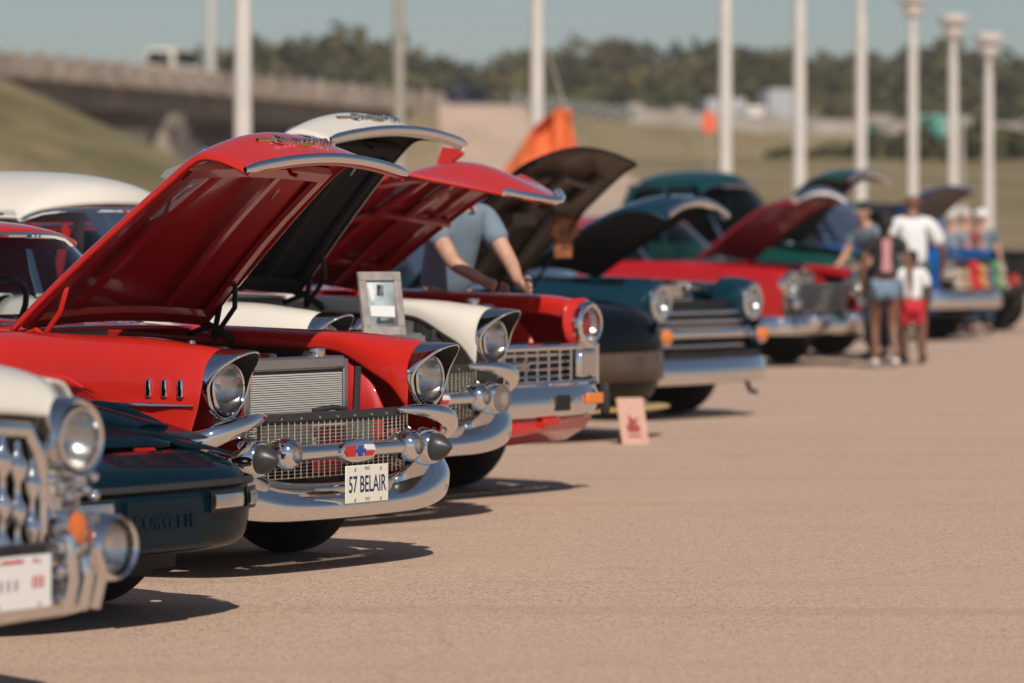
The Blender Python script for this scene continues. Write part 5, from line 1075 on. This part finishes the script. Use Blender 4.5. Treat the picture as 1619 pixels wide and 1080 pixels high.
    hc = V('head'); fw = (V('jaw')-V('neck')); fw.z = 0; fw = fw.normalized() if fw.length > .005*k else Vector((0, 1, 0)); sdv = Vector((fw.y, -fw.x, 0))
    g = G()
    c0 = hc+fw*.085*k-Vector((0, 0, .015*k)); g.tube([c0+Vector((0, 0, .03*k)), c0+fw*.02*k, c0+fw*.005*k-Vector((0, 0, .012*k))], [.008*k, .015*k, .012*k], 8); out(g, 'nose', sk_, b, lift=False)
    for s in (-1, 1):
        g = G(); g.ball(tuple(hc+sdv*s*.088*k-Vector((0, 0, .01*k))), .028*k, 10, (.5, .8, 1.2)); out(g, 'ear', sk_, b, lift=False)
        g = G(); g.ball(tuple(hc+fw*.078*k+sdv*s*.032*k+Vector((0, 0, .012*k))), .013*k, 8); out(g, 'eye', M['whiteink'], b, lift=False)
        g = G(); g.ball(tuple(hc+fw*.0885*k+sdv*s*.032*k+Vector((0, 0, .012*k))), .006*k, 8); out(g, 'iris', M['hairb'], b, lift=False)
    g = G(); p = hc+fw*.088*k-Vector((0, 0, .05*k)); g.tube([p-sdv*.025*k, p+fw*.006*k, p+sdv*.025*k], [.004*k, .007*k, .004*k], 6); out(g, 'mouth', M['redseat'], b, lift=False)
    if not bald:
        g = G(); rows = []
        for i in range(9):
            a = pi*.50*i/8
            rows.append([tuple(hc+Vector((0, 0, .022*k))-fw*.020*k+Vector((cos(t)*.096*k*max(sin(a), .01), sin(t)*.104*k*max(sin(a), .01), cos(a)*.10*k))+(fw*.018*k*0)) for t in [2*pi*j/18 for j in range(18)]])
        g.grid(rows, cu=True)
        if not cap: g.ball(tuple(hc-fw*.035*k-Vector((0, 0, .02*k))), .082*k, 14, (1, 1, 1.1))
        out(g, 'hair' if not cap else 'cap', cap or hair, b, lift=False)
    if extra: extra(r, N_, k)
    return r
def pinkprint(r, N_, k):
    g = G(); pts = [(-.07, 1.46), (.07, 1.46), (.09, 1.40), (.075, 1.28), (.10, 1.10), (.03, 1.07), (0, 1.12), (-.03, 1.07), (-.10, 1.10), (-.075, 1.28), (-.09, 1.40)]
    g.prism([(u*k*.60, v*k) for u, v in pts], lambda u, v, w: (u, w-.03*k, v), -.115*k, -.105*k); out(g, 'back_print', M['pink'], r, lift=False)
    g = G(); g.tube([(0, -.08*k, 1.70*k), (0, -.14*k, 1.62*k), (0, -.13*k, 1.50*k)], [.05*k, .05*k, .02*k], 10); out(g, 'ponytail', M['hairb'], r, lift=False)
person('woman in black tee with pink print and denim shorts walking away', (4.02, 45.0, 0), .05, 1.68, dict(hipr=(-.09, 0, .91), knr=(-.10, .10, .50), anr=(-.10, .02, .10), tor=(-.12, .15, .035), knl=(.09, .02, .50), anl=(.10, -.16, .11), tol=(.115, -.02, .04), ell=(.27, -.05, 1.14), wrl=(.29, .0, .92), hal=(.29, .03, .85)), M['skinb'], M['hairb'], M['blacktee'], M['denim'], M['shoe'], None, .5, .42, extra=pinkprint)
person('tall bald man in white tee and green shorts seen from behind', (4.50, 46.9, 0), -.05, 1.94, dict(elr=(-.29, .0, 1.14), ell=(.31, .02, 1.15), wrl=(.30, .12, .95), hal=(.29, .15, .88)), M['skinb'], M['hairb'], M['tee'], M['greenc'], M['bshoe'], None, .85, .9, bald=True)
person('small boy in white tee and red shorts walking in front of the tall man', (4.42, 46.1, 0), .15, 1.27, dict(knr=(-.10, .08, .50), anr=(-.10, -.06, .10), tor=(-.12, .08, .035), knl=(.10, .02, .5), anl=(.12, -.10, .10), tol=(.14, .04, .04)), M['skind'], M['hairb'], M['tee'], M['redc'], M['bshoe'], None, .8, .75)
person('man in pale blue shirt bending over behind the woman in black', (4.22, 48.2, 0), 2.3, 1.86, dict(chest=(0, .10, 1.28), neckb=(0, .18, 1.43), neck=(0, .20, 1.50), jaw=(0, .245, 1.555), head=(0, .235, 1.615), crown=(0, .215, 1.67), shr=(-.185, .16, 1.39), shl=(.185, .16, 1.39), elr=(-.24, .25, 1.14), ell=(.24, .25, 1.14), wrr=(-.2, .42, 1.02), wrl=(.2, .42, 1.02), har=(-.19, .5, 1.0), hal=(.19, .5, 1.0)), M['skinl'], M['hairb'], M['polo'], M['jeans'], M['bshoe'], None, .6, 1.2)
for (x, y, hh, lb, tp_, hr, cp, z) in ((6.42, 60.9, 1.82, 'man in grey shirt behind the blue truck, left of the red shirted one', M['greyshirt'], M['hairg'], None, 2.6), (6.66, 61.4, 1.86, 'man in red shirt standing behind the blue truck', M['dullred'], M['hairg'], None, 2.9), (6.95, 61.8, 1.85, 'man in blue grey shirt and white cap behind the blue truck', M['polo'], M['hairg'], M['tee'], 3.1)):
    person(lb, (x, y, 0), z, hh, {}, M['skinl'], hr, tp_, M['jeans'], M['bshoe'], 'men talking behind the blue truck', .55, 1.2, cap=cp)
# the man leaning over the red truck's fender, both hands on the fender top
mx, my, _ = RT(0, 22.0, -1.24, 1.20, 0)
hx_, hy_, _ = RT(0, 22.0, -.70, 1.00, 0)
rzm = math.atan2(hy_-my, hx_-mx)-pi/2; kk = 1.86/1.75; dd = math.hypot(hx_-mx, hy_-my)/kk
person('man in blue grey shirt leaning with both hands on the red fender', (mx, my, 0), rzm, 1.86, dict(spine=(0, .03, 1.12), chest=(0, .08, 1.29), neckb=(0, .12, 1.45), neck=(0, .145, 1.52), jaw=(0, .195, 1.54), head=(0, .20, 1.585), crown=(0, .195, 1.635), shr=(-.185, .11, 1.41), shl=(.185, .11, 1.41), ell=(.19, dd*.66, 1.16), wrl=(.09, dd-.05, 1.07), hal=(.07, dd+.02, 1.045), elr=(-.20, dd*.62, 1.16), wrr=(-.12, dd-.04, 1.07), har=(-.11, dd+.03, 1.045)), M['skinl'], M['hairg'], M['polo'], M['jeans'], M['bshoe'], None, .62, 1.2)

# ------------------------------------------------------------------ thin summer haze over the whole place
hz = bpy.data.materials.new('air haze'); hz.use_nodes = True; n = hz.node_tree; n.nodes.remove(n.nodes['Principled BSDF'])
pv = n.nodes.new('ShaderNodeVolumePrincipled'); pv.inputs['Density'].default_value = .0004; pv.inputs['Color'].default_value = (.86, .81, .77, 1); pv.inputs['Anisotropy'].default_value = .2
n.links.new(pv.outputs[0], n.nodes['Material Output'].inputs['Volume'])
g = G(); g.box((0, 1250, 17), (8200, 7700, 38)); hzo = out(g, 'haze', hz, smooth=False); hzo['kind'] = 'stuff'; hzo['label'] = 'thin pale haze in the air over the lot and the hills'
